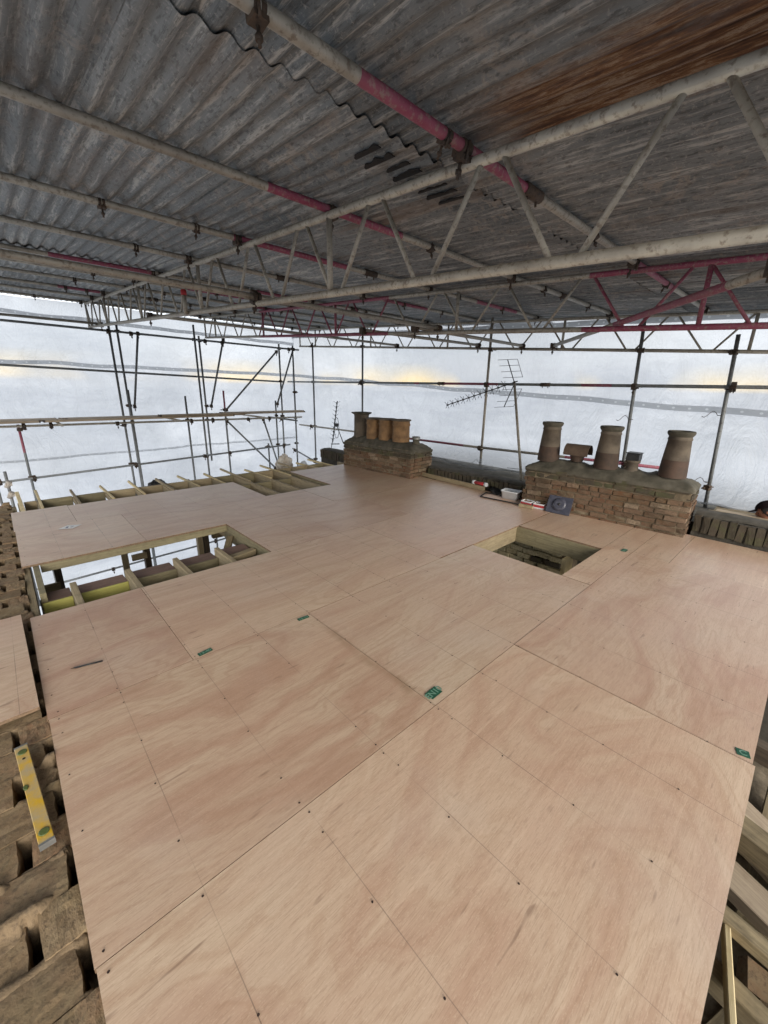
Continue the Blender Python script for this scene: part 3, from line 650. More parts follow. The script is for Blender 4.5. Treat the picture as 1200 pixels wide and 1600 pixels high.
joist(-.065, -.05, 3.55, JT, 'oldwood', .05); joist(-.065, 3.57, 7.2, JT - .02, 'oldwood', .045); joist(0.0, 3.93, 7.3, JT, 'green', .045)
timber('firring_strip', (0.02, 6.7, JT + .02), (0.0, 7.85, JT + .05), .045, .04, 'lath', fr)
joist(1.785, 3.4, 4.7, JT - .002, 'green', .045, 'trimmer'); joist(1.84, -.05, 7.26)
# trimmers and blocking across
def across(y, x0, x1, z=JT, mat='pine', h=JD, wd=.047, nm='trimmer'): return timber(nm, (x0, y, z), (x1, y, z), wd, h, mat, fr)
across(4.625, .03, 1.76, JT, 'green', .075)
edges = sorted([-.02, .0] + xs + [1.84])
prev = .02
for x in xs[:13]:
    across(7.24, prev + .024, x - .024, JT + .012, 'green' if random.random() < .5 else 'pine', .20, nm='blocking'); 
    if x > 2.3 and x < 5: across(6.55, prev + .024, x - .024, JT - .03, 'green', .16, nm='blocking')
    prev = x
prev = -.04
for x in xs[:4] + [1.763]:
    across(3.58, prev + .024, x - .024, JT - .035, 'green', .16, nm='blocking'); prev = x
# wall plate and reddish packer seen in the opening, with a lower plate beyond
prev = -.04
for k, x in enumerate(xs[:4] + [1.763]):
    across(4.02, prev + .024, x - .024, -.10 - .004 * (k % 2), 'redwood', .05, .20, 'wall_plate'); across(3.905, prev + .024, x - .024, -.096, 'yellowed' if k < 2 else 'green', .17, .022, 'fascia_board'); prev = x
across(4.02, -.03, 1.76, -.155, 'pine', .09, .22, 'wall_plate')
timber('packing_block', (1.45, 3.80, -.075), (1.74, 3.86, -.075), .075, .06, 'pine', fr); timber('packing_block', (1.50, 4.05, -.15), (1.73, 4.45, -.1), .07, .05, 'oldwood', fr)
timber('packing_block', (1.46, 3.70, -.14), (1.75, 3.70, -.14), .05, .05, 'green', fr)
# hole two lining
across(2.33, 3.43, 4.52, JT, 'pine'); across(1.275, 3.43, 4.52, JT, 'pine'); joist(4.475, 1.30, 2.31, JT, 'green', .047, 'trimmer'); joist(3.445, 1.3, 2.31, JT, 'pine', .047, 'trimmer')
joist(3.955, 5.45, 7.22, JT, 'green', .047, 'trimmer'); across(5.47, 2.72, 3.93, JT - .01, 'pine')
for x in (4.6,): timber('post', (4.53, 1.64, -.205), (4.50, 1.60, -2.6), .05, .20, 'lath', fr)
# studs of the open eaves wall
YE = 7.28
for x, wd, mt in ((.27, .10, 'darkwood'), (1.14, .07, 'pine'), (1.46, .12, 'darkwood'), (2.33, .10, 'pine'), (2.44, .09, 'darkwood'), (3.4, .10, 'darkwood'), (4.5, .1, 'pine')):
    timber('stud', (x, YE + .05, -.22), (x, YE + .05, -2.6), wd, .09, mt, fr)
timber('head_plate', (-.05, YE, -.225), (5.6, YE, -.225), .1, .06, 'pine', fr)
timber('sill_rail', (-.02, YE - .02, -1.28), (.22, YE - .02, -1.28), .05, .11, 'oldwood', fr); timber('sill_rail', (1.18, YE - .02, -1.12), (1.40, YE - .02, -1.12), .05, .10, 'pine', fr)
timber('sill_rail', (2.5, YE, -1.0), (5.6, YE, -1.0), .1, .15, 'oldwood', fr)
# small site lamp and buckets down inside the far opening
lm = thing('work_lamp', 'small lit work lamp shining inside the far opening between the joists', 'lamp', (3.63, 6.55, -.62))
bm = bmesh.new(); lathe(bm, [(0, .0), (.075, .0), (.08, .03), (.06, .05), (0, .05)], 20); obj('housing', bm, 'alu', lm, rot=(R(62), 0, R(-32)))
bm = bmesh.new(); lathe(bm, [(0, .055), (.055, .053), (.06, .05)], 20); obj('lens', bm, 'lamp', lm, rot=(R(62), 0, R(-32)))
bm = bmesh.new(); tube(bm, (0, 0, -.02), (0, .05, -1.98), .014, 8); box(bm, -.2, .2, -.2, .25, -1.98, -1.96); obj('stand', bm, 'black', lm)
def bucket(loc, mat, label, r=.09, h=.2):
    t = thing('bucket', label, 'bucket', loc)
    bm = bmesh.new(); lathe(bm, [(0, 0), (r * .82, 0), (r, h), (r * 1.06, h), (r * 1.06, h - .02), (r * .99, h - .02), (r * .96, h - .005), (r * .78, .01), (0, .01)], 20); obj('body', bm, mat, t)
    bm = bmesh.new()
    for k in range(10):
        a, b = k * math.pi / 10, (k + 1) * math.pi / 10
        tube(bm, (r * 1.05 * math.cos(a), 0, h - .02 - .5 * r * math.sin(a)), (r * 1.05 * math.cos(b), 0, h - .02 - .5 * r * math.sin(b)), .003, 6)
    obj('handle', bm, 'alu', t); return t
# a trestle shelf carries the pots
tr_ = thing('trestle_table', 'rough plank table down inside the far opening', 'table', (3.55, 6.62, -2.6))
timber('table_top', (-.75, 0, 1.7), (.6, 0, 1.7), .5, .04, 'oldwood', tr_)
for dx in (-.6, .5):
    for dy in (-.18, .18): timber('leg', (dx, dy, 1.66), (dx * 1.1, dy * 1.2, 0), .05, .04, 'oldwood', tr_)
bucket((3.87, 6.62, -.90), 'white', 'white tub beside the lit lamp under the joists'); bucket((3.25, 6.6, -.90), 'vial', 'green pail left of the lit lamp under the joists', .07, .16)

# ---------------------------------------------------------------- plywood deck
deck = thing('plywood_deck', None, None, kind='structure')
TH = .018
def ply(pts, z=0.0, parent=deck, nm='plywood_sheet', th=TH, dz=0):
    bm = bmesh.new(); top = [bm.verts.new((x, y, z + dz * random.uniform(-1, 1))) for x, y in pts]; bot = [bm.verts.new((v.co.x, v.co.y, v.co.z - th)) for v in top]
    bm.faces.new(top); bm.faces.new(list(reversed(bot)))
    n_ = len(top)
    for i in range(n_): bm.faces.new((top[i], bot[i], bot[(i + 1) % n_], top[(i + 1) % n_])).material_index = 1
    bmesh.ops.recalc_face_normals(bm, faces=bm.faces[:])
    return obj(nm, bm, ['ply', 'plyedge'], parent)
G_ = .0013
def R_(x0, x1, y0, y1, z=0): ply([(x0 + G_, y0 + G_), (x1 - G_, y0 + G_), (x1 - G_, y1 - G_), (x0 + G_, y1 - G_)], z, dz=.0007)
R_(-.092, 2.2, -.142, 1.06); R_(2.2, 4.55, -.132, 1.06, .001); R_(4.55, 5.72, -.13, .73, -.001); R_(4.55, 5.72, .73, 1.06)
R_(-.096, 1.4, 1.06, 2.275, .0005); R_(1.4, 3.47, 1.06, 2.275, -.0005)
R_(3.47, 4.55, 1.06, 1.312, .0012); R_(4.45, 5.62, 1.312, 2.275, -.0008); R_(4.55, 5.72, 1.06, 1.312)
R_(-.10, .59, 2.275, 3.492, .001); R_(.59, 2.93, 2.275, 3.492); R_(2.93, 5.30, 2.285, 3.492, .0008); R_(5.30, 5.70, 2.275, 3.492)
R_(1.757, 3.74, 3.492, 4.6, .0004); R_(3.74, 5.66, 3.492, 4.6)
R_(-.095, .91, 4.6, 5.80, .0005); R_(.91, 3.35, 4.6, 5.48); R_(.91, 2.73, 5.48, 5.80, .0006); R_(3.35, 5.62, 4.6, 5.48, .001)
R_(-.105, .46, 5.80, 6.70); R_(.46, 2.73, 5.80, 6.66, .0008); R_(3.93, 5.30, 5.48, 6.84)
# screw heads along the joist lines
bm = bmesh.new(); rs = random.Random(5)
def inside_hole(x, y): return (x < 1.8 and 3.44 < y < 4.62) or (3.4 < x < 4.5 and 1.28 < y < 2.31) or (2.68 < x < 3.97 and y > 5.45) or y > 6.62
for x in xs + [-.06]:
    ys = [.05 + .3 * k for k in range(22)] + [q + s_ for q in (1.06, 2.275, 3.492, 4.6, 5.8) for s_ in (-.028, .028)]
    for y in ys:
        if rs.random() < .12: continue
        px, py = x + rs.uniform(-.008, .008), y + rs.uniform(-.02, .02) * (1 if y not in ys[22:] else .2)
        if inside_hole(px, py) or px > 5.2: continue
        r_ = .0042; c_ = [bm.verts.new((px + r_ * math.cos(a * math.pi / 4) * rs.uniform(.8, 1.15), py + r_ * math.sin(a * math.pi / 4) * rs.uniform(.8, 1.15), .0032)) for a in range(8)]
        bm.faces.new(c_); 
o = obj('screw_heads', bm, 'screw', deck); o['kind'] = 'stuff'
# loose offcut lying on the old wall
lo = thing('plywood_offcut', 'loose plywood sheet lying on the old brick wall head beside the deck edge', 'plywood sheet', (-.12, 2.37, .012), R(1.0))
ply([(-1.3, 0), (0, 0), (0, 1.16), (-1.3, 1.2)], .018, lo, 'board')

# stickers, pencil, marks
def sticker(x, y, w_, h_, rz, label, txt):
    t = thing('green_sticker', label, 'sticker', (x, y, .0035), rz, 'green printed stickers on the plywood')
    bm = bmesh.new(); box(bm, -w_ / 2, w_ / 2, -h_ / 2, h_ / 2, -.001, .0004); obj('label_paper', bm, 'green_label', t)
    cu = bpy.data.curves.new('printed_text', 'FONT'); cu.body = txt; cu.size = h_ * .95; cu.align_x = 'CENTER'; cu.align_y = 'CENTER'; cu.extrude = .0002; cu.offset = .0008
    tmp = bpy.data.objects.new('text_source', cu); C.objects.link(tmp)
    me = bpy.data.meshes.new_from_object(tmp.evaluated_get(bpy.context.evaluated_depsgraph_get())); bpy.data.objects.remove(tmp)
    me.materials.clear(); o = link('printed_text', me, 'label_ink', t); o.location = (0, 0, .0008)
    return t
sticker(.67, 2.305, .085, .034, R(6), 'green sticker on the joint nearest the opening with joist stubs', '13-40')
sticker(1.335, 2.235, .085, .032, R(-4), 'green sticker on the joint between two other stickers, short of the middle of the deck', '13-10')
sticker(1.465, 1.125, .085, .055, R(2), 'green sticker beside the long joint, closest to the dark stained line', 'EN10')
sticker(2.245, -.092, .05, .045, R(-75), 'square green sticker at the broken edge above the old timbers', 'C')
sticker(4.57, 1.135, .085, .05, R(0), 'tiny green sticker by the square opening in front of the long chimney stack', 'EN10')
t = thing('diamond_sticker', 'white diamond sticker with a grey blue emblem near the far edge', 'sticker', (.37, 5.61, .0035), R(10))
bm = bmesh.new(); vs = [bm.verts.new(v) for v in ((-.12, 0, 0), (0, -.085, 0), (.12, 0, 0), (0, .085, 0))]; bm.faces.new(vs); obj('label_paper', bm, 'paper', t)
bm = bmesh.new()
for q in (((-.05, -.012), (-.03, -.028), (.0, .03), (-.02, .035)), ((.0, -.03), (.035, -.01), (.03, .0), (-.005, -.02)), ((.01, .02), (.045, .012), (.04, .02), (.012, .032))):
    bm.faces.new([bm.verts.new((x, y, .0006)) for x, y in q])
obj('printed_emblem', bm, 'blue_ink', t)
t = thing('pencil', 'flat dark pencil lying on the deck near the old wall', 'pencil', (.035, 2.652, .0065), R(-14))
bm = bmesh.new(); tube(bm, (.02, 0, 0), (.155, 0, 0), .0048, 6); obj('barrel', bm, 'black', t)
bm = bmesh.new(); tube(bm, (.0, 0, 0), (.02, 0, 0), .001, 6, r2=.0048); obj('tip', bm, 'darkwood', t)

# ---------------------------------------------------------------- masonry
BR = [rough_block(.215, .102, .065, s_, 1, .0035) for s_ in range(8)]      # whole bricks, laid along X
HB = [rough_block(.102, .102, .065, s_ + 20, 1, .0035) for s_ in range(5)]
def lay(mesh, parent, loc, rot=(0, 0, 0), mat=None, sc_=(1, 1, 1)):
    me = mesh
    if mat:
        key = mesh.name + mat
        if key not in _mm: c = mesh.copy(); c.materials.clear(); c.materials.append(M[mat]); _mm[key] = c
        me = _mm[key]
    o = bpy.data.objects.new('brick', me); C.objects.link(o); o.parent = parent; o.location = loc; o.rotation_euler = rot; o.scale = sc_; return o
_mm = {}
rb = random.Random(12)
def stack_bricks(t, x0, x1, y0, y1, z0, courses, faces=('-x', '-y', '+y'), mat='brick', ch=.0655, topmat=None):
    """brick courses on the seen faces of a stack (local coords); butt ends alternate"""
    for c in range(courses):
        z = z0 + ch * c + .0325; off = .1125 * (c % 2); m2 = topmat if (topmat and c >= courses - 2) else mat
        z += rb.uniform(-.004, .004); off += rb.uniform(-.03, .03); out_ = .012 * math.sin(c * 2.1) + (.022 if c == courses - 3 else 0)
        if '-x' in faces:
            y = y0 + .003 - off
            while y < y1 - .03:
                bl = rb.choice((.215, .20, .19, .225, .10, .15, .11)); a, b = max(y, y0), min(y + bl, y1)
                if b - a > .04:
                    s_ = (b - a) / .215
                    if s_ < .62: lay(rb.choice(HB), t, (x0 + .05 - out_ * .4 + rb.uniform(-.004, .004), (a + b) / 2, z + rb.uniform(-.003, .003)), (rb.uniform(-.03, .03), rb.uniform(-.03, .03), rb.uniform(-.04, .04)), m2, (1, (b - a) / .102, rb.uniform(.80, .90)))
                    else: lay(rb.choice(BR), t, (x0 + .05 - out_ * .4 + rb.uniform(-.009, .006), (a + b) / 2, z + rb.uniform(-.003, .003)), (rb.uniform(-.02, .02), 0, R(90) + rb.uniform(-.03, .03)), m2, (s_, rb.uniform(.95, 1.05), rb.uniform(.80, .90)))
                y += bl + .011
        for fy, yy in (('-y', y0 + .05), ('+y', y1 - .05)):
            if fy in faces:
                x = x0 + .11 - off
                while x < x1 - .03:
                    a, b = max(x, x0 + .105), min(x + .215, x1)
                    if b - a > .04: lay(rb.choice(BR), t, ((a + b) / 2, yy + rb.uniform(-.004, .004), z + rb.uniform(-.003, .003)), (0, rb.uniform(-.02, .02), rb.uniform(-.03, .03)), m2, ((b - a) / .215, 1, rb.uniform(.80, .90)))
                    x += .226
def flaunch(t, x0, x1, y0, y1, z0, h, mat='flaunch', pots=()):
    """weathered cement cap, domed, swelling up round each pot"""
    bm = bmesh.new(); nx_, ny_ = 18, 60; g_ = []
    for i in range(nx_ + 1):
        row = []
        for j in range(ny_ + 1):
            fx, fy = i / nx_ * 2 - 1, j / ny_ * 2 - 1; x = (x0 + x1) / 2 + fx * (x1 - x0) / 2; y = (y0 + y1) / 2 + fy * (y1 - y0) / 2
            e = min((1 - abs(fx)) * (x1 - x0) / 2, (1 - abs(fy)) * (y1 - y0) / 2)
            k = min(1, e / .20); z = z0 + h * math.sin(k * math.pi / 2) ** .8 if k > 0 else z0
            for px, py, r_ in pots:
                d = math.hypot(x - px, y - py); z += .035 * math.exp(-((max(0, d - r_)) / .06) ** 2) * k
            z += .014 * noise.noise(Vector((x * 7, y * 7, 1))) * (.3 + k) + .008 * noise.noise(Vector((x * 22, y * 22, 5)))
            row.append(bm.verts.new((x + .01 * noise.noise(Vector((y * 9, fx, 0))), y + .012 * noise.noise(Vector((x * 9, fy, 4))), z)))
        g_.append(row)
    for i in range(nx_):
        for j in range(ny_): bm.faces.new((g_[i][j], g_[i + 1][j], g_[i + 1][j + 1], g_[i][j + 1])).smooth = True
    ex = [e for e in bm.edges if e.is_boundary]
    r_ = bmesh.ops.extrude_edge_only(bm, edges=ex)
    for v in [q for q in r_['geom'] if isinstance(q, bmesh.types.BMVert)]: v.co.z = z0 - .03
    return obj('flaunching', bm, mat, t)
def core(t, x0, x1, y0, y1, z0, z1, mat='mortar'):
    bm = bmesh.new(); box(bm, x0, x1, y0, y1, z0, z1); bmesh.ops.subdivide_edges(bm, edges=bm.edges[:], cuts=10, use_grid_fill=True)
    for v in bm.verts: v.co += Vector((noise.noise(v.co * 11), noise.noise(v.co * 11 + Vector((5, 0, 0))), noise.noise(v.co * 9 + Vector((0, 7, 0))))) * .008
    return obj('mortar_core', bm, mat, t)
def pot_tall(t_label, loc, h, rb_, rt_, group='tall tapered chimney pots'):
    t = thing('chimney_pot', t_label, 'chimney pot', loc, random.random() * 6, group)
    bm = bmesh.new(); rs_ = rt_ * .86
    prof = [(rb_, -.02), (rb_ * .99, .04), (rb_ + (rs_ - rb_) * .36, h * .36)]; lathe(bm, prof, 32); obj('stained_base', bm, 'potlow', t)
    bm = bmesh.new(); prof = [(rb_ + (rs_ - rb_) * .36, h * .36), (rs_, h * .80), (rs_ * 1.05, h * .805), (rs_ * 1.06, h * .835), (rs_ * 1.0, h * .845), (rs_ * 1.0, h * .88)]; lathe(bm, prof, 32); obj('shaft', bm, 'pot', t)
    bm = bmesh.new(); prof = [(rs_ * 1.0, h * .88), (rt_ * 1.0, h * .93), (rt_ * 1.03, h * .965), (rt_ * .98, h), (rt_ * .80, h), (rt_ * .76, h * .9)]; lathe(bm, prof, 32); obj('rim', bm, 'flaunch', t)
    bm = bmesh.new(); lathe(bm, [(0, h * .9), (rt_ * .77, h * .9)], 24); obj('flue_mouth', bm, 'soot_and_hole_shade', t)
    return t
# long stack, three tall pots, a hooded terminal and a small black capped flue
cx, rz2 = 5.45, R(-2.2)
s2 = thing('chimney_stack', 'long low chimney stack of weathered bricks with three tall pots', 'chimney', (5.40, 2.78, 0), R(4.0))
# local: y runs negative towards the photographer's right
core(s2, .010, .50, -1.945, -.03, -.35, .555); stack_bricks(s2, 0, .53, -1.97, -.0, -.10, 10, mat='brick', topmat='darkbrick')
flaunch(s2, -.005, .54, -1.975, .005, .55, .085, pots=[(.27, -.28, .13), (.27, -.96, .13), (.27, -1.65, .13), (.27, -.60, .09), (.25, -1.28, .06)])
def on2(lx, ly): a = R(4.0); return (5.40 + lx * math.cos(a) - ly * math.sin(a), 2.78 + lx * math.sin(a) + ly * math.cos(a))
for ly, lab in ((-.22, 'tall tapered chimney pot at the end of the long stack next to the hooded terminal'), (-.97, 'tall tapered chimney pot in the middle of the long stack'), (-1.70, 'tall tapered chimney pot at the person end of the long stack')):
    x, y = on2(.22, ly); pot_tall(lab, (x, y, .665), .515, .145, .135)
x, y = on2(.24, -.60); t = thing('hooded_terminal', 'low brown clay terminal with a half round hood between two tall pots', 'chimney pot', (x, y, .70), R(94))
bm = bmesh.new(); lathe(bm, [(.075, -.02), (.085, .03), (.115, .10)], 24); obj('throat', bm, 'potlow', t)
bm = bmesh.new(); n_ = 16
for rr_ in (.118, .104):
    pass
ring = []
for k in range(n_ + 1):
    a = -.25 + (math.pi + .5) * k / n_
    ring.append([bm.verts.new((xx, r0 * math.cos(a), .095 + r0 * math.sin(a))) for xx, r0 in ((-.155, .115), (.155, .115), (.155, .100), (-.155, .100))])
for k in range(n_):
    for q in range(4): bm.faces.new((ring[k][q], ring[k][(q + 1) % 4], ring[k + 1][(q + 1) % 4], ring[k + 1][q]))
bm.faces.new(ring[0]); bm.faces.new(ring[-1]); bmesh.ops.recalc_face_normals(bm, faces=bm.faces[:]); obj('hood', bm, 'cowl', t)
x, y = on2(.24, -1.27); t = thing('capped_flue', 'small cement flue with a square black cap between two tall pots', 'chimney pot', (x, y, .67))
bm = bmesh.new(); lathe(bm, [(.09, -.03), (.068, .02), (.062, .07), (.08, .085), (.085, .115), (0, .115)], 20); obj('collar', bm, 'pot', t)
bm = bmesh.new(); box(bm, -.072, .072, -.072, .072, .115, .195); box(bm, -.08, .08, -.08, .08, .195, .210); bmesh.ops.bevel(bm, geom=bm.edges[:], offset=.006, segments=2, affect='EDGES'); obj('black_cap', bm, 'black', t)

# farther stack, one grey and three orange pots
s1 = thing('chimney_stack', 'farther chimney stack carrying one grey and three orange pots', 'chimney', (5.20, 6.78, 0), R(3.0))
core(s1, .010, .60, -1.82, -.03, -.35, .51); stack_bricks(s1, 0, .62, -1.85, -.0, -.10, 9, topmat='darkbrick')
flaunch(s1, -.005, .63, -1.855, .005, .485, .115, pots=[(.2, -.3, .14), (.2, -.64, .14), (.2, -.98, .14), (.2, -1.33, .14)])
def on1(lx, ly): a = R(3.0); return (5.20 + lx * math.cos(a) - ly * math.sin(a), 6.78 + lx * math.sin(a) + ly * math.cos(a))
x, y = on1(.27, -.26); t = thing('chimney_pot', 'tall grey chimney pot with a flared rim at the far end of the farther stack', 'chimney pot', (x, y, .62))
bm = bmesh.new(); lathe(bm, [(.170, -.03), (.155, .05), (.150, .40), (.155, .43)], 28); obj('shaft', bm, 'pot', t)
bm = bmesh.new(); lathe(bm, [(.155, .43), (.205, .455), (.21, .475), (.15, .48), (.135, .40)], 28); obj('rim', bm, 'flaunch', t)
bm = bmesh.new(); lathe(bm, [(0, .40), (.136, .40)], 24); obj('flue_mouth', bm, 'soot_and_hole_shade', t)
for ly, lx, dz, lab in ((-.66, .25, -.01, 'squat orange pot next to the grey one'), (-1.02, .24, 0.0, 'squat orange pot in the middle of its row'), (-1.42, .20, .01, 'squat orange pot nearest the photographer')):
    x, y = on1(lx, ly); t = thing('chimney_pot', lab, 'chimney pot', (x, y, .645 + dz), random.random() * 3, 'orange chimney pots')
    bm = bmesh.new(); lathe(bm, [(.160, -.03), (.166, .03), (.168, .05), (.160, .055), (.157, .25), (.170, .27), (.170, .29), (.160, .30), (.158, .345)], 30); obj('shaft', bm, 'terra', t)
    bm = bmesh.new(); lathe(bm, [(.158, .345), (.182, .352), (.184, .372), (.15, .376), (.145, .33)], 30); obj('rim', bm, 'pot', t)
    bm = bmesh.new(); lathe(bm, [(0, .33), (.147, .33)], 24); obj('flue_mouth', bm, 'soot_and_hole_shade', t)
x, y = on1(.36, -1.66); t = thing('flue_stub', 'pale flue stub at the near end of the farther stack', 'chimney pot', (x, y, .60))
bm = bmesh.new(); lathe(bm, [(.08, -.02), (.065, .02), (.062, .085), (0, .09)], 16); obj('collar', bm, 'flaunch', t)
bm = bmesh.new(); lathe(bm, [(.075, .08), (.078, .125), (0, .13)], 16); obj('cap', bm, 'alu', t)

# parapets with soldier course
SB = [rough_block(.066, .215, .20, s_ + 40, 1, .004) for s_ in range(6)]
def parapet(label, x, y0, y1, zt, thick=.36, mat='darkbrick', step=.078, bot=-.3):
    t = thing('parapet_wall', label, 'wall', (x, y0, 0))
    Ln = y1 - y0
    core(t, .014, thick, .01, Ln - .01, bot, zt - .02, 'darkmortar')
    y = .04
    while y < Ln - .02:
        lay(rb.choice(SB), t, (.065 + rb.uniform(-.006, .006), y, zt - .105 + rb.uniform(-.016, .010)), (rb.uniform(-.07, .07), rb.uniform(-.06, .06), R(90) + rb.uniform(-.04, .04)), mat, (1, .7, 1)).rotation_euler.z = R(90) + rb.uniform(-.05, .05)
        y += step + rb.uniform(-.004, .008)
    # coping mortar on top
    bm = bmesh.new(); g_ = []; nn = max(8, int(Ln * 18))
    for i in range(nn + 1):
        yy = Ln * i / nn; g_.append([bm.verts.new((xx + .012 * noise.noise(Vector((yy * 8 + x, xx * 9, zt))), yy, zt + hh + .014 * noise.noise(Vector((yy * 6, xx * 6, 2))))) for xx, hh in ((.035, -.012), (.05, .004), (.14, .022), (.28, .02), (thick, -.01))])
    for i in range(nn):
        for q in range(4): bm.faces.new((g_[i][q], g_[i][q + 1], g_[i + 1][q + 1], g_[i + 1][q])).smooth = True
    obj('coping_mortar', bm, 'darkmortar', t)
    return t
parapet('low sooty parapet with upright bricks between the two chimney stacks', 5.74, 2.80, 4.92, .175)
parapet('low sooty parapet between the long stack and the frame edge, under the person', 5.76, -1.6, .80, .245)
parapet('broken end of the old parapet beyond the farther stack, under a small aerial', 5.95, 6.85, 8.75, .03, bot=-.8)
# ledge boards behind the parapet
lg = thing('ledge_boards', 'green stained boards and pale flashing on the ledge behind the near parapet', 'ledge', (6.1, -2.2, 0))
timber('board', (.14, 0, .205), (.14, 2.95, .205), .20, .03, 'oldwood', lg); timber('board', (.42, 0, .17), (.42, 2.9, .17), .22, .03, 'board', lg); timber('board', (.78, 0, .12), (.78, 2.95, .12), .40, .04, 'oldwood', lg)
slab('masonry_wall', 5.80, 7.3, -3.4, 8.72, -3.4, -.34, 'darkmortar', 'brick party wall below the parapets and chimney stacks', 'wall')
slab('masonry_ledge', 6.12, 7.32, -3.3, 6.7, -.335, .065, 'flaunch', 'rough mortar ledge behind the parapets that the poles stand on', 'wall')

# old wall head on the near side
wl = thing('old_brick_wall', 'broken top of an old thick brick wall running along the deck edge, with the spirit level on it', 'wall', (0, 0, 0))
TB = [rough_block(.225, .163, .10, s_ + 60, 8, .0028) for s_ in range(7)]
PT = .165; row = 0; y = -.62
while y < 7.3:
    par = row % 2; jit = rb.uniform(-.006, .006); yc = y + PT / 2
    spans = [(-.205, -.084), (-.455, -.238), (-.70, -.47), (-.95, -.72)] if par else [(-.375, -.124), (-.62, -.388), (-.86, -.635)]
    for (a, b) in spans:
        zt = -.024 + rb.uniform(-.008, .004) + .008 * noise.noise(Vector((a * 3, y * 1.5, 0)))
        a2, b2 = a + rb.uniform(-.006, .006), b + rb.uniform(-.008, .008)
        o = lay(rb.choice(TB), wl, ((a2 + b2) / 2, yc + jit, zt - .05), (rb.uniform(-.05, .05), rb.uniform(-.04, .04), rb.uniform(-.05, .05) + (math.pi if rb.random() < .5 else 0)), 'topbrick', ((b2 - a2) / .225, 1.0 + rb.uniform(-.02, .03), 1))
    y += PT; row += 1
# mortar smeared over and between the courses (ragged, sunk below each brick's middle); the open perpend slots stay deep and dark
def sm(a_, b_, v): v = max(0, min(1, (v - a_) / (b_ - a_))); return v * v * (3 - 2 * v)
bm = bmesh.new(); nx_ = 112; ny_ = 800; prev = None
for j in range(ny_ + 1):
    y = -.62 + 7.95 * j / ny_; row_ = []
    for i in range(nx_ + 1):
        x = -.97 + .873 * i / nx_; q = Vector((x, y, 0))
        wob = .012 * noise.noise(q * 22) + .006 * noise.noise(q * 60)
        k = math.floor((y + .62) / PT); fy = (y + .62) / PT - k; dj = min(fy, 1 - fy) * PT + wob
        par = k % 2 == 1
        edge = -.092 + .008 * noise.noise(Vector((y * 14, 3, 0))) + (.0 if par else -.030 * sm(.012, .022, dj))
        deep = sm(edge - .006, edge + .004, x)
        if par: deep = max(deep, sm(.016, .024, dj) * (1 - sm(.0165, .021, abs(x + .2215) + wob * .4)))
        xj = min(abs(x - c) for c in ((-.462, -.71) if par else (-.381, -.628, -.86)))
        m = max(1 - sm(.010, .034, dj), 1 - sm(.006, .026, xj + wob))
        z = -.066 + .036 * m + .005 * noise.noise(q * 17 + Vector((0, 0, 4))) + .004 * noise.noise(q * 55) + .003 * noise.noise(q * 130)
        z += .040 * sm(.20, .40, noise.noise(Vector((x * 4.5, y * 3.2, 8))))          # patches where the bed covers the bricks altogether
        z = z * (1 - deep) + -.34 * deep
        row_.append(bm.verts.new((x, y, z)))
    if prev:
        for i in range(nx_): bm.faces.new((prev[i], prev[i + 1], row_[i + 1], row_[i])).smooth = True
    prev = row_
o = obj('mortar_joints', bm, 'bed', wl); o['kind'] = 'stuff'
bm = bmesh.new(); box(bm, -.97, -.16, -3.4, 7.35, -3.0, -.36); obj('wall_core', bm, 'darkmortar', wl)

# spirit level
lv = thing('spirit_level', 'scuffed yellow spirit level lying on the old brick wall', 'spirit level', (-.181, 1.858, .0), R(94.5))
bm = bmesh.new(); box(bm, -.295, .295, -.0225, .0225, -.012, .012); bmesh.ops.bevel(bm, geom=bm.edges[:], offset=.002, segments=1, affect='EDGES'); obj('body', bm, 'yellow', lv)
for e in (-.297, .287):
    bm = bmesh.new(); box(bm, e, e + .010, -.0235, .0235, -.0125, .0125); obj('end_block', bm, 'alu', lv)
for x, ax in ((-.245, 'y'), (.245, 'y'), (0.02, 'x')):
    bm = bmesh.new(); lathe(bm, [(0, 0), (.0165, 0), (.0165, .003), (.0125, .0035), (0, .003)], 20)
    o = obj('vial', bm, 'vial', lv, loc=(x, .0 if ax == 'y' else .017, .0122)); o.scale = (1.0, 1, 1) if ax == 'y' else (.9, .5, 1)
bm = bmesh.new(); lathe(bm, [(0, .0006), (.006, .0006)], 12); obj('hang_hole', bm, 'soot_and_hole_shade', lv, loc=(.20, 0, .0122))  # flat dark disc, painted shade for the inside of the hole
lv.location.z = .002

# rubble brickwork seen through the square opening
rub = thing('rubble_wall', 'stub of yellowish rubble brickwork down in the square opening', 'wall', (4.66, 1.78, -1.33))
core(rub, .08, .55, .02, 1.3, -1.1, 1.12, 'mortar')
for c in range(15):
    y = -.02 + .05 * (c % 2)
    while y < 1.3:
        d_ = rb.uniform(.0, .03); lay(rb.choice(BR), rub, (.06 + d_, y + .1, 1.10 - c * .078), (rb.uniform(-.08, .08), rb.uniform(-.05, .05), R(90) + rb.uniform(-.1, .1)), 'yellowbrick' if y > .28 or c % 3 else 'darkbrick', (rb.uniform(.6, .95), 1.1, 1)); y += .19 + rb.uniform(-.03, .02)
for k in range(12):
    lay(rb.choice(HB), rub, (.15 + .3 * rb.random(), 1.2 * rb.random() + .05, 1.15), (rb.random(), rb.random(), rb.random() * 3), 'yellowbrick')

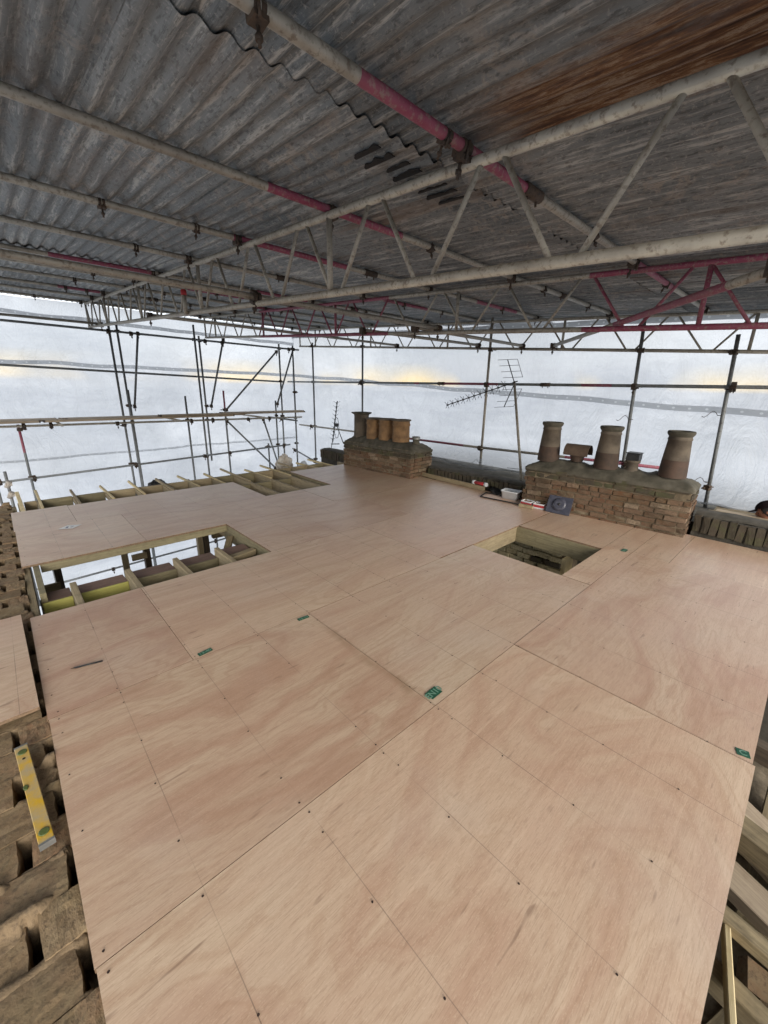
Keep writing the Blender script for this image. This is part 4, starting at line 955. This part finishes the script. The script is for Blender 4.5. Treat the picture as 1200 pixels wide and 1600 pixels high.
# ---------------------------------------------------------------- old timbers beyond the broken edge
OG = 'old roof timbers beside the deck'
def old(a, b, wd, ht, mat, label, roll=0, nm='old_timber'):
    o = timber(nm, a, b, wd, ht, mat, None, roll); return tag(o, label, 'timber', OG)
old((2.62, .1, -.13), (2.5, -1.5, -.2), .07, .1, 'darkwood', 'dark rafter stub beside the square sticker, farthest along the broken edge')
old((2.02, .1, -.10), (1.66, -1.2, -.14), .10, .10, 'oldwood', 'broad weathered rafter coming out from under the deck edge')
old((1.86, .05, -.20), (1.45, -1.2, -.30), .13, .06, 'board', 'flat pale board below the broad weathered rafter')
old((1.56, .1, -.11), (1.36, -1.2, -.13), .055, .05, 'oldwood', 'grey batten crossing above the dark void')
old((1.40, .1, -.15), (1.16, -1.2, -.19), .06, .08, 'oldwood', 'knotty grey timber lowest in the frame')
old((1.50, -.165, -.13), (.70, -.29, -.05), .018, .05, 'lath', 'fresh sawn yellow batten leaning along the deck edge', nm='batten')
old((2.12, -.26, -.26), (1.93, -.25, -.13), .015, .04, 'lath', 'short bright sliver of fresh timber among the old rafters', nm='batten')
old((1.75, -.45, -.65), (1.15, -.25, -.55), .3, .03, 'oldwood', 'old floorboard lying low under the grey battens', R(8), nm='floor_board')
old((2.9, -.45, -.42), (1.9, -.42, -.50), .4, .03, 'oldwood', 'wide old board lying under the rafters', nm='floor_board')
old((1.5, -.2, -.9), (1.25, -.8, -.25), .07, .04, 'oldwood', 'split lath standing in the dark void', nm='lath')
old((1.0, -.35, -.35), (.2, -.35, -.3), .22, .05, 'pine', 'treated board below the fresh batten', nm='floor_board')

old((2.30, -.1, -.36), (1.75, -1.0, -.40), .26, .03, 'board', 'wide sallow board lying under the broad weathered rafter', nm='floor_board')
old((1.62, -.24, -.22), (1.50, -.42, -.05), .02, .03, 'lath', 'thin pale splinter standing beside the grey batten', nm='batten')
db = thing('rubble', 'dusty broken bricks and plaster lumps in the gap beside the deck edge', 'rubble', (1.6, -.3, -.62))
for k in range(26):
    lay(rb.choice(BR + HB), db, (rb.uniform(-.9, 1.2), rb.uniform(-.45, .12), rb.uniform(-.03, .05)), (rb.uniform(-.6, .6), rb.uniform(-.6, .6), rb.random() * 3), 'topbrick', (rb.uniform(.5, 1), 1, 1))
bm = bmesh.new(); g_ = []
for i in range(60):
    g_.append([bm.verts.new((-1.3 + 3.0 * i / 59, -.9 + 1.2 * j / 29, -.06 + .05 * noise.noise(Vector((i * .21, j * .23, 3))) + .02 * noise.noise(Vector((i * .9, j * .9, 5))))) for j in range(30)])
for i in range(59):
    for j in range(29): bm.faces.new((g_[i][j], g_[i + 1][j], g_[i + 1][j + 1], g_[i][j + 1])).smooth = True
obj('dust_bed', bm, 'mortar', db)

# ---------------------------------------------------------------- things by the parapet
t = thing('plank', 'long pale plank lying at the foot of the parapet between the stacks', 'plank', (5.60, 3.55, .0), R(0))
timber('board', (0, 0, .075), (.06, 1.42, .08), .035, .072, 'pine', t)
t = thing('foam_packet', 'red and white packet resting on the plank by the parapet', 'packet', (5.625, 3.66, .083), R(86))
bm = bmesh.new(); tube(bm, (-.13, 0, .03), (.13, 0, .03), .032, 12); bmesh.ops.scale(bm, vec=(1, 1, .8), verts=bm.verts); obj('wrap', bm, 'red', t)
for e in (-.14, .10):
    bm = bmesh.new(); tube(bm, (e, 0, .024), (e + .045, 0, .024), .0335, 12); obj('end', bm, 'white', t)
t = thing('plastic_tub', 'white rectangular plastic tub on the deck by the aerial mast', 'tub', (5.52, 3.02, .002), R(8))
bm = bmesh.new(); 
def rrect(hw, hd, z, r=.03, n=5): return [(sx_ * (hw - r) + r * math.cos(a0 + k * math.pi / 2 / n), sy_ * (hd - r) + r * math.sin(a0 + k * math.pi / 2 / n), z) for sx_, sy_, a0 in ((1, 1, 0), (-1, 1, math.pi / 2), (-1, -1, math.pi), (1, -1, 1.5 * math.pi)) for k in range(n + 1)]
def loft(bm, rings, closed_bottom=True):
    R2 = [[bm.verts.new(p) for p in r] for r in rings]
    for i in range(len(R2) - 1):
        for k in range(len(R2[i])): bm.faces.new((R2[i][k], R2[i][(k + 1) % len(R2[i])], R2[i + 1][(k + 1) % len(R2[i])], R2[i + 1][k])).smooth = True
    if closed_bottom: bm.faces.new(list(reversed(R2[0])))
    return R2
R2 = loft(bm, [rrect(.085, .115, 0), rrect(.098, .13, .115), rrect(.106, .138, .117), rrect(.106, .138, .128), rrect(.098, .13, .13), rrect(.094, .126, .125), rrect(.082, .112, .006)]); bm.faces.new(R2[-1])
obj('body', bm, 'white', t)
t = thing('open_tray', 'shallow dark edged tray lying flat beneath the white tub', 'tray', (5.42, 3.06, .003), R(6))
for k, (a, b) in enumerate((((-.16, -.38), (-.16, .33)), ((-.16, .33), (.12, .38)), ((.12, .38), (.14, -.36)))):
    bm = bmesh.new(); tube(bm, (*a, .010), (*b, .010), .009, 8); obj('edge_strip', bm, 'black', t)
bm = bmesh.new(); box(bm, -.15, .13, -.37, .33, -.001, .004); obj('base', bm, 'ply', t)
def screw_box(x, y, rz, label, z=.0, open_=True):
    t = thing('screw_box', label, 'box', (x, y, z + .002), rz, 'red and white screw boxes')
    bm = bmesh.new()
    w_, d_, h_ = .075, .055, .075
    for a in ((-w_, w_, -d_, -d_ + .004), (-w_, w_, d_ - .004, d_), (-w_, -w_ + .004, -d_ + .004, d_ - .004), (w_ - .004, w_, -d_ + .004, d_ - .004)): box(bm, *a, 0, h_)
    box(bm, -w_ + .004, w_ - .004, -d_ + .004, d_ - .004, 0, .03); obj('carton', bm, 'white', t)
    bm = bmesh.new(); box(bm, -w_ - .0012, w_ + .0012, -d_ - .0012, d_ + .0012, .02, .055); obj('printed_band', bm, 'red', t)
    bm = bmesh.new(); box(bm, -.045, .045, -d_ - .0025, -d_ - .0013, .03, .045); box(bm, -w_ - .0025, -w_ - .0013, -.03, .03, .03, .045); obj('printed_panel', bm, 'white', t)
    bm = bmesh.new(); box(bm, -w_ + .006, w_ - .006, -d_ + .006, d_ - .006, .031, .06); obj('contents', bm, 'card', t)
    return t
screw_box(5.36, 2.66, R(88), 'red and white screw box next to the tub end of the pile'); screw_box(5.37, 2.48, R(95), 'red and white screw box touching the dark plastic tile')
t = thing('timber_offcut', 'pale timber offcut on the deck in front of the screw boxes', 'offcut', (5.24, 2.62, 0), R(97)); timber('block', (-.1, 0, .045), (.1, 0, .045), .045, .043, 'pine', t)
t = thing('plastic_tile', 'dark blue plastic tile with a round boss leaning on the long chimney stack', 'roof tile', (5.30, 2.20, .004), R(-86))
bm = bmesh.new(); box(bm, -.16, .16, -.008, .008, 0, .24); bmesh.ops.bevel(bm, geom=bm.edges[:], offset=.004, segments=2, affect='EDGES'); obj('plate', bm, 'slate', t, rot=(R(-24), 0, 0))
bm = bmesh.new(); lathe(bm, [(.09, .0), (.088, .012), (.06, .022), (.03, .016), (0, .014)], 28); o = obj('boss', bm, 'slate', t); o.rotation_euler = (R(66), 0, 0); o.location = (0, .045, .12)
bm = bmesh.new(); lathe(bm, [(.018, .014), (.012, .024), (0, .026)], 14); o = obj('hub', bm, 'black', t); o.rotation_euler = (R(66), 0, 0); o.location = (0, .045, .12)
# tools heap beside the plank
hp = thing('tool_heap', 'small heap of dark bars and brick bits by the end of the plank', 'tools', (5.60, 3.38, 0))
for k in range(6): bar('bar', (-.1 + .04 * k, -.12, .02), (.08 + .02 * k, .14, .035 + .012 * k), .011, ['black'], hp, n=8)
for k in range(4): o = lay(rb.choice(HB), hp, (.05 + .03 * k, -.24 - .06 * k, .03), (rb.random() * .5, 0, rb.random() * 3), 'brick', (.6, .6, .6)); o.name = 'brick_bit'

# ---------------------------------------------------------------- aerials
def yagi(t, origin, boom_dir, L_, n_el, el_len, reflectors=True, rod=.004, updir=(0, 0, 1), cross=True):
    o = Vector(origin); d = Vector(boom_dir).normalized(); u = Vector(updir); s_ = d.cross(u).normalized(); u = s_.cross(d).normalized()
    bar('boom', o - d * .12, o + d * L_, .009, ['black'], t, n=8)
    for k in range(n_el):
        c = o + d * (L_ * (k + 1) / (n_el + .2)); e = el_len * (1 - .25 * k / n_el)
        bm = bmesh.new()
        if cross:
            for sg in (1, -1):
                for ug in (1, -1): tube(bm, c, c + s_ * sg * e * .38 + u * ug * e * .5 + d * .02, rod, 6)
            tube(bm, c - s_ * .02, c + s_ * .02, .014, 8)
        else: tube(bm, c - s_ * e, c + s_ * e, rod, 6)
        obj('director', bm, 'black', t)
    return o, d, s_, u
mast = thing('aerial_mast', 'leaning pale mast with a television aerial between the chimney stacks', 'aerial', (6.05, 3.12, .1))
bar('mast', (0, 0, -.1), (.45, .62, 1.63), .021, ['galv'], mast, n=12)
o_, d_, s_, u_ = yagi(mast, (.43, .66, 1.60), (.0, 1.0, -.31), 1.42, 11, .16, rod=.0045)
for sg, nm in ((1, 'reflector_grid'), (-1, 'reflector_grid')):
    bm = bmesh.new(); g0 = Vector((.43, .60, 1.60)); dirv = Vector((0, .42 if sg > 0 else .35, .90 * sg)).normalized()
    side = Vector((.62, -.5, .05)).normalized()
    tube(bm, g0, g0 + dirv * .42, .008, 8)
    for k in range(1, 5): c = g0 + dirv * (.42 * k / 4); tube(bm, c - side * .17, c + side * .17, .004, 6)
    tube(bm, g0 + dirv * .10 + side * .17, g0 + dirv * .42 + side * .17, .004, 6); obj(nm, bm, 'black', mast)
for z in (.05, .25): bm = bmesh.new(); tube(bm, (.01 + z * .26, z * .36, z), (.02 - .25, z * .36 + .1, z + .05), .004, 6); obj('wire_tie', bm, 'black', mast)
am = thing('small_aerial', 'thin upright log aerial on the broken parapet end beyond the farther stack', 'aerial', (6.15, 8.42, .05))
bar('mast', (0, .15, -.05), (0, .05, .22), .009, ['black'], am, n=8)
bar('boom', (0, .05, .18), (.0, -.22 + .05, 1.20), .011, ['black'], am, n=8)
for k in range(10):
    c = Vector((0, .05 - .22 * (k / 10), .24 + .1 * k)); e = .055 + .012 * (k % 2); bm = bmesh.new()
    tube(bm, c, c + Vector((-.05, e, .05)), .004, 6); tube(bm, c, c + Vector((.05, -e, .05)), .004, 6); tube(bm, c - Vector((0, 0, .02)), c + Vector((0, 0, .03)), .017, 6); obj('director', bm, 'black', am)
bm = bmesh.new()
for k in range(12):
    a, b = k * 2 * math.pi / 12, (k + 1) * 2 * math.pi / 12
    tube(bm, (0, -.12 + .10 * math.cos(a), .55 + .26 * math.sin(a)), (0, -.12 + .10 * math.cos(b), .55 + .26 * math.sin(b)), .006, 6)
obj('loop', bm, 'black', am)
bar('stay', (0, -.12, .62), (-.5, -1.05, .30), .011, ['black'], am, n=8); bar('cross_arm', (0, .12, .12), (0, -.22, .16), .012, ['black'], am, n=8)
bm = bmesh.new(); box(bm, -.03, .03, -.16, -.09, .58, .66); obj('junction_box', bm, 'black', am)

# ---------------------------------------------------------------- sacks beyond the far edge, on a lower scaffold lift
lf = thing('lower_boards', 'low scaffold lift of boards outside the far edge of the joists', 'scaffold boards', (4.2, 8.9, -.62))
for k in range(4): timber('board', (-2.9, -.42 + .24 * k, 0), (2.2, -.42 + .24 * k, 0), .225, .04, 'board', lf)
bar('support_tube', (-2.7, -.55, -.066), (-2.7, .6, -.066), TR, ['steel'], lf); bar('support_tube', (2.0, -.55, -.066), (2.0, .6, -.066), TR, ['steel'], lf)
bar('ledger', (-2.9, -.5, -.117), (2.3, -.5, -.117), TR, ['steel'], lf)
for x in (-2.6, 2.1): bar('standard', (x, -.555, -3.0), (x, -.555, .3), TR, ['steel'], lf)
def sack(loc, r_, h, mat, label, seed):
    bm = bmesh.new(); bmesh.ops.create_icosphere(bm, subdivisions=4, radius=1)
    for v in bm.verts:
        c = v.co.copy(); v.co = Vector((c.x * r_, c.y * r_ * .8, (c.z + 1) / 2 * h)); q = c * 2.2 + Vector((seed, 0, 0))
        v.co += c * (noise.noise(q) * .25 + noise.noise(q * 3) * .12 + noise.noise(q * 7) * .06) * r_ 
        v.co.z = max(v.co.z, 0)
    bm.normal_update(); o = obj('sack', bm, mat, smooth=True, loc=loc); return tag(o, label, 'sack')
sack((4.95, 8.85, -.62), .20, .60, 'sack', 'pale crumpled rubble sack beyond the joist ends near the corner poles', 1)
sack((5.42, 8.72, -.62), .12, .40, 'white', 'small bright white bundle right of the rubble sack', 3)
sack((2.05, 8.62, -.62), .19, .40, 'black', 'black bin bag lying beyond the joist ends in front of the tall pole pair', 5)
sack((2.62, 8.75, -.62), .17, .28, 'sack', 'low brown sack between the bin bag and the joist strips', 8)
# pale swivel fitting and stub at the far corner of the old wall
t = thing('guard_rail_end', 'pale swivel fittings on a stub pole just beyond the old wall corner', 'scaffold fitting', (-.09, 9.9, -.35))
bar('stub_pole', (0, .05, -2.4), (0, .05, .35), TR, ['steel'], t)
for z in (-.08, .12):
    bm = bmesh.new(); tube(bm, (-.02, -.02, z - .05), (.03, -.04, z + .06), .045, 12); box(bm, -.03, .06, -.07, .02, z - .02, z + .03); obj('swivel_fitting', bm, 'paleclamp', t)

# ---------------------------------------------------------------- person behind the parapet
def skin_body(name, pts, edges, radii, mat, parent, sub=2):
    me = bpy.data.meshes.new(name); me.from_pydata(pts, edges, []); o = bpy.data.objects.new(name, me); C.objects.link(o)
    o.modifiers.new('skin', 'SKIN').use_smooth_shade = True
    for i, r_ in enumerate(radii): me.skin_vertices[0].data[i].radius = r_ if isinstance(r_, tuple) else (r_, r_)
    me.skin_vertices[0].data[0].use_root = True
    ss = o.modifiers.new('sub', 'SUBSURF'); ss.levels = ss.render_levels = sub
    dg = bpy.context.evaluated_depsgraph_get(); me2 = bpy.data.meshes.new_from_object(o.evaluated_get(dg)); bpy.data.objects.remove(o)
    me2.materials.clear(); me2.materials.append(M[mat]); o2 = bpy.data.objects.new(name, me2); C.objects.link(o2); o2.parent = parent; return o2
pr = thing('person', 'person in a dark cap bending forward behind the near parapet', 'person', (6.60, -.15, -1.27), R(90))
# local: +X is the way the person faces (towards the stacks), Z up from the feet
P = [(0, 0, .78), (.03, 0, .95), (.10, 0, 1.12), (.18, 0, 1.27), (.25, 0, 1.35), (.29, 0, 1.42),   # pelvis, waist, chest, shoulders, neck, skull base
     (-.02, .10, .74), (.05, .11, .42), (-.02, .11, .07), (.12, .12, .03), (-.02, -.10, .74), (.05, -.11, .42), (-.02, -.11, .07), (.12, -.12, .03),
     (.17, .18, 1.26), (.10, .25, 1.02), (.30, .20, .86), (.37, .19, .84), (.17, -.18, 1.26), (.10, -.25, 1.02), (.30, -.20, .86), (.37, -.19, .84)]
Ed = [(0, 1), (1, 2), (2, 3), (3, 4), (4, 5), (0, 6), (6, 7), (7, 8), (8, 9), (0, 10), (10, 11), (11, 12), (12, 13), (3, 14), (14, 15), (15, 16), (16, 17), (3, 18), (18, 19), (19, 20), (20, 21)]
Ra = [(.15, .11), (.14, .11), (.16, .12), (.13, .10), .062, .055, .09, .06, .045, .035, .09, .06, .045, .035, .06, .045, .032, .03, .06, .045, .032, .03]
skin_body('body', P, Ed, Ra, 'skin', pr)
skin_body('jacket', P[:5] + P[14:17] + P[18:21], [(0, 1), (1, 2), (2, 3), (3, 4), (3, 5), (5, 6), (6, 7), (3, 8), (8, 9), (9, 10)], [(.17, .13), (.16, .13), (.18, .14), (.15, .12), .075, .075, .058, .045, .075, .058, .045], 'jacket', pr)
skin_body('trousers', [P[0], P[6], P[7], P[8], P[10], P[11], P[12]], [(0, 1), (1, 2), (2, 3), (0, 4), (4, 5), (5, 6)], [(.16, .12), .1, .075, .06, .1, .075, .06], 'jacket', pr)
for sg in (.19, -.19):      # hands with four fingers and a thumb, curled
    for k in range(4): skin_body('finger', [(.38, sg + (k - 1.5) * .020, .84), (.42, sg + (k - 1.5) * .021, .825), (.44, sg + (k - 1.5) * .021, .80), (.43, sg + (k - 1.5) * .02, .775)][:4 if k < 3 else 4], [(0, 1), (1, 2), (2, 3)], [.010, .009, .0085, .007 if k < 3 else .006], 'skin', pr, 1)
    skin_body('thumb', [(.35, sg - .03 * (1 if sg > 0 else -1), .84), (.38, sg - .05 * (1 if sg > 0 else -1), .82), (.40, sg - .045 * (1 if sg > 0 else -1), .80)], [(0, 1), (1, 2)], [.012, .010, .008], 'skin', pr, 1)
# head: an egg with brow, nose, lips, chin and ears pushed out of one surface; tilted down and forward
bm = bmesh.new(); bmesh.ops.create_icosphere(bm, subdivisions=5, radius=1)
def gs(v, c, r_): return math.exp(-((v - Vector(c)).length / r_) ** 2)
for v in bm.verts:
    c = v.co.copy(); x, y, z = c
    p = Vector((x * .098, y * .078, z * .118))
    if z < 0: p.x += .012 * -z * (1 if x > 0 else -.6); p.y *= 1 + .22 * z
    p.x += .026 * gs(c, (1.0, 0, -.08), .17) + .012 * gs(c, (.98, 0, .12), .15) + .010 * gs(c, (.93, 0, -.45), .16) + .010 * gs(c, (.85, 0, -.75), .22)
    p.x += .006 * (gs(c, (.9, .3, .25), .2) + gs(c, (.9, -.3, .25), .2)) - .010 * (gs(c, (.93, .3, .06), .14) + gs(c, (.93, -.3, .06), .14))
    p.y += .016 * (gs(c, (0, 1, -.02), .2) - gs(c, (0, -1, -.02), .2)); v.co = p
hd = obj('head', bm, 'skin', pr, smooth=True, loc=(.37, 0, 1.52), rot=(0, R(28), 0))
for sg in (-1, 1):
    bm = bmesh.new(); bmesh.ops.create_uvsphere(bm, u_segments=12, v_segments=8, radius=.011); obj('eye', bm, 'black', hd, True, loc=(.083, .03 * sg, .008))
bm = bmesh.new(); bmesh.ops.create_icosphere(bm, subdivisions=4, radius=1)
for v in list(bm.verts):
    c = v.co.copy(); v.co = Vector((c.x * .106, c.y * .087, c.z * .124)) * (1 + .025 * noise.noise(c * 9))
bmesh.ops.delete(bm, geom=[v for v in bm.verts if v.co.x > .052 - max(0, -v.co.z) * .9 and v.co.z < .055 or v.co.z < -.075], context='VERTS'); obj('hair', bm, 'hair', hd, True)
bm = bmesh.new(); bmesh.ops.create_icosphere(bm, subdivisions=4, radius=1)
for v in bm.verts: v.co = Vector((v.co.x * .113, v.co.y * .094, v.co.z * .10 + .038))
bmesh.ops.delete(bm, geom=[v for v in bm.verts if v.co.z < .052], context='VERTS')
g_ = []
for i in range(9):
    a = -.95 + 1.9 * i / 8; g_.append([bm.verts.new((math.cos(a) * (.108 + q * .075 * math.cos(a * .9)), math.sin(a) * .088, .052 - q * .012)) for q in (0, .5, 1)])
for i in range(8):
    for q in range(2): bm.faces.new((g_[i][q], g_[i + 1][q], g_[i + 1][q + 1], g_[i][q + 1]))
o = obj('cap', bm, 'cap', hd, True); sm = o.modifiers.new('thick', 'SOLIDIFY'); sm.thickness = .004
# the working platform the person stands on
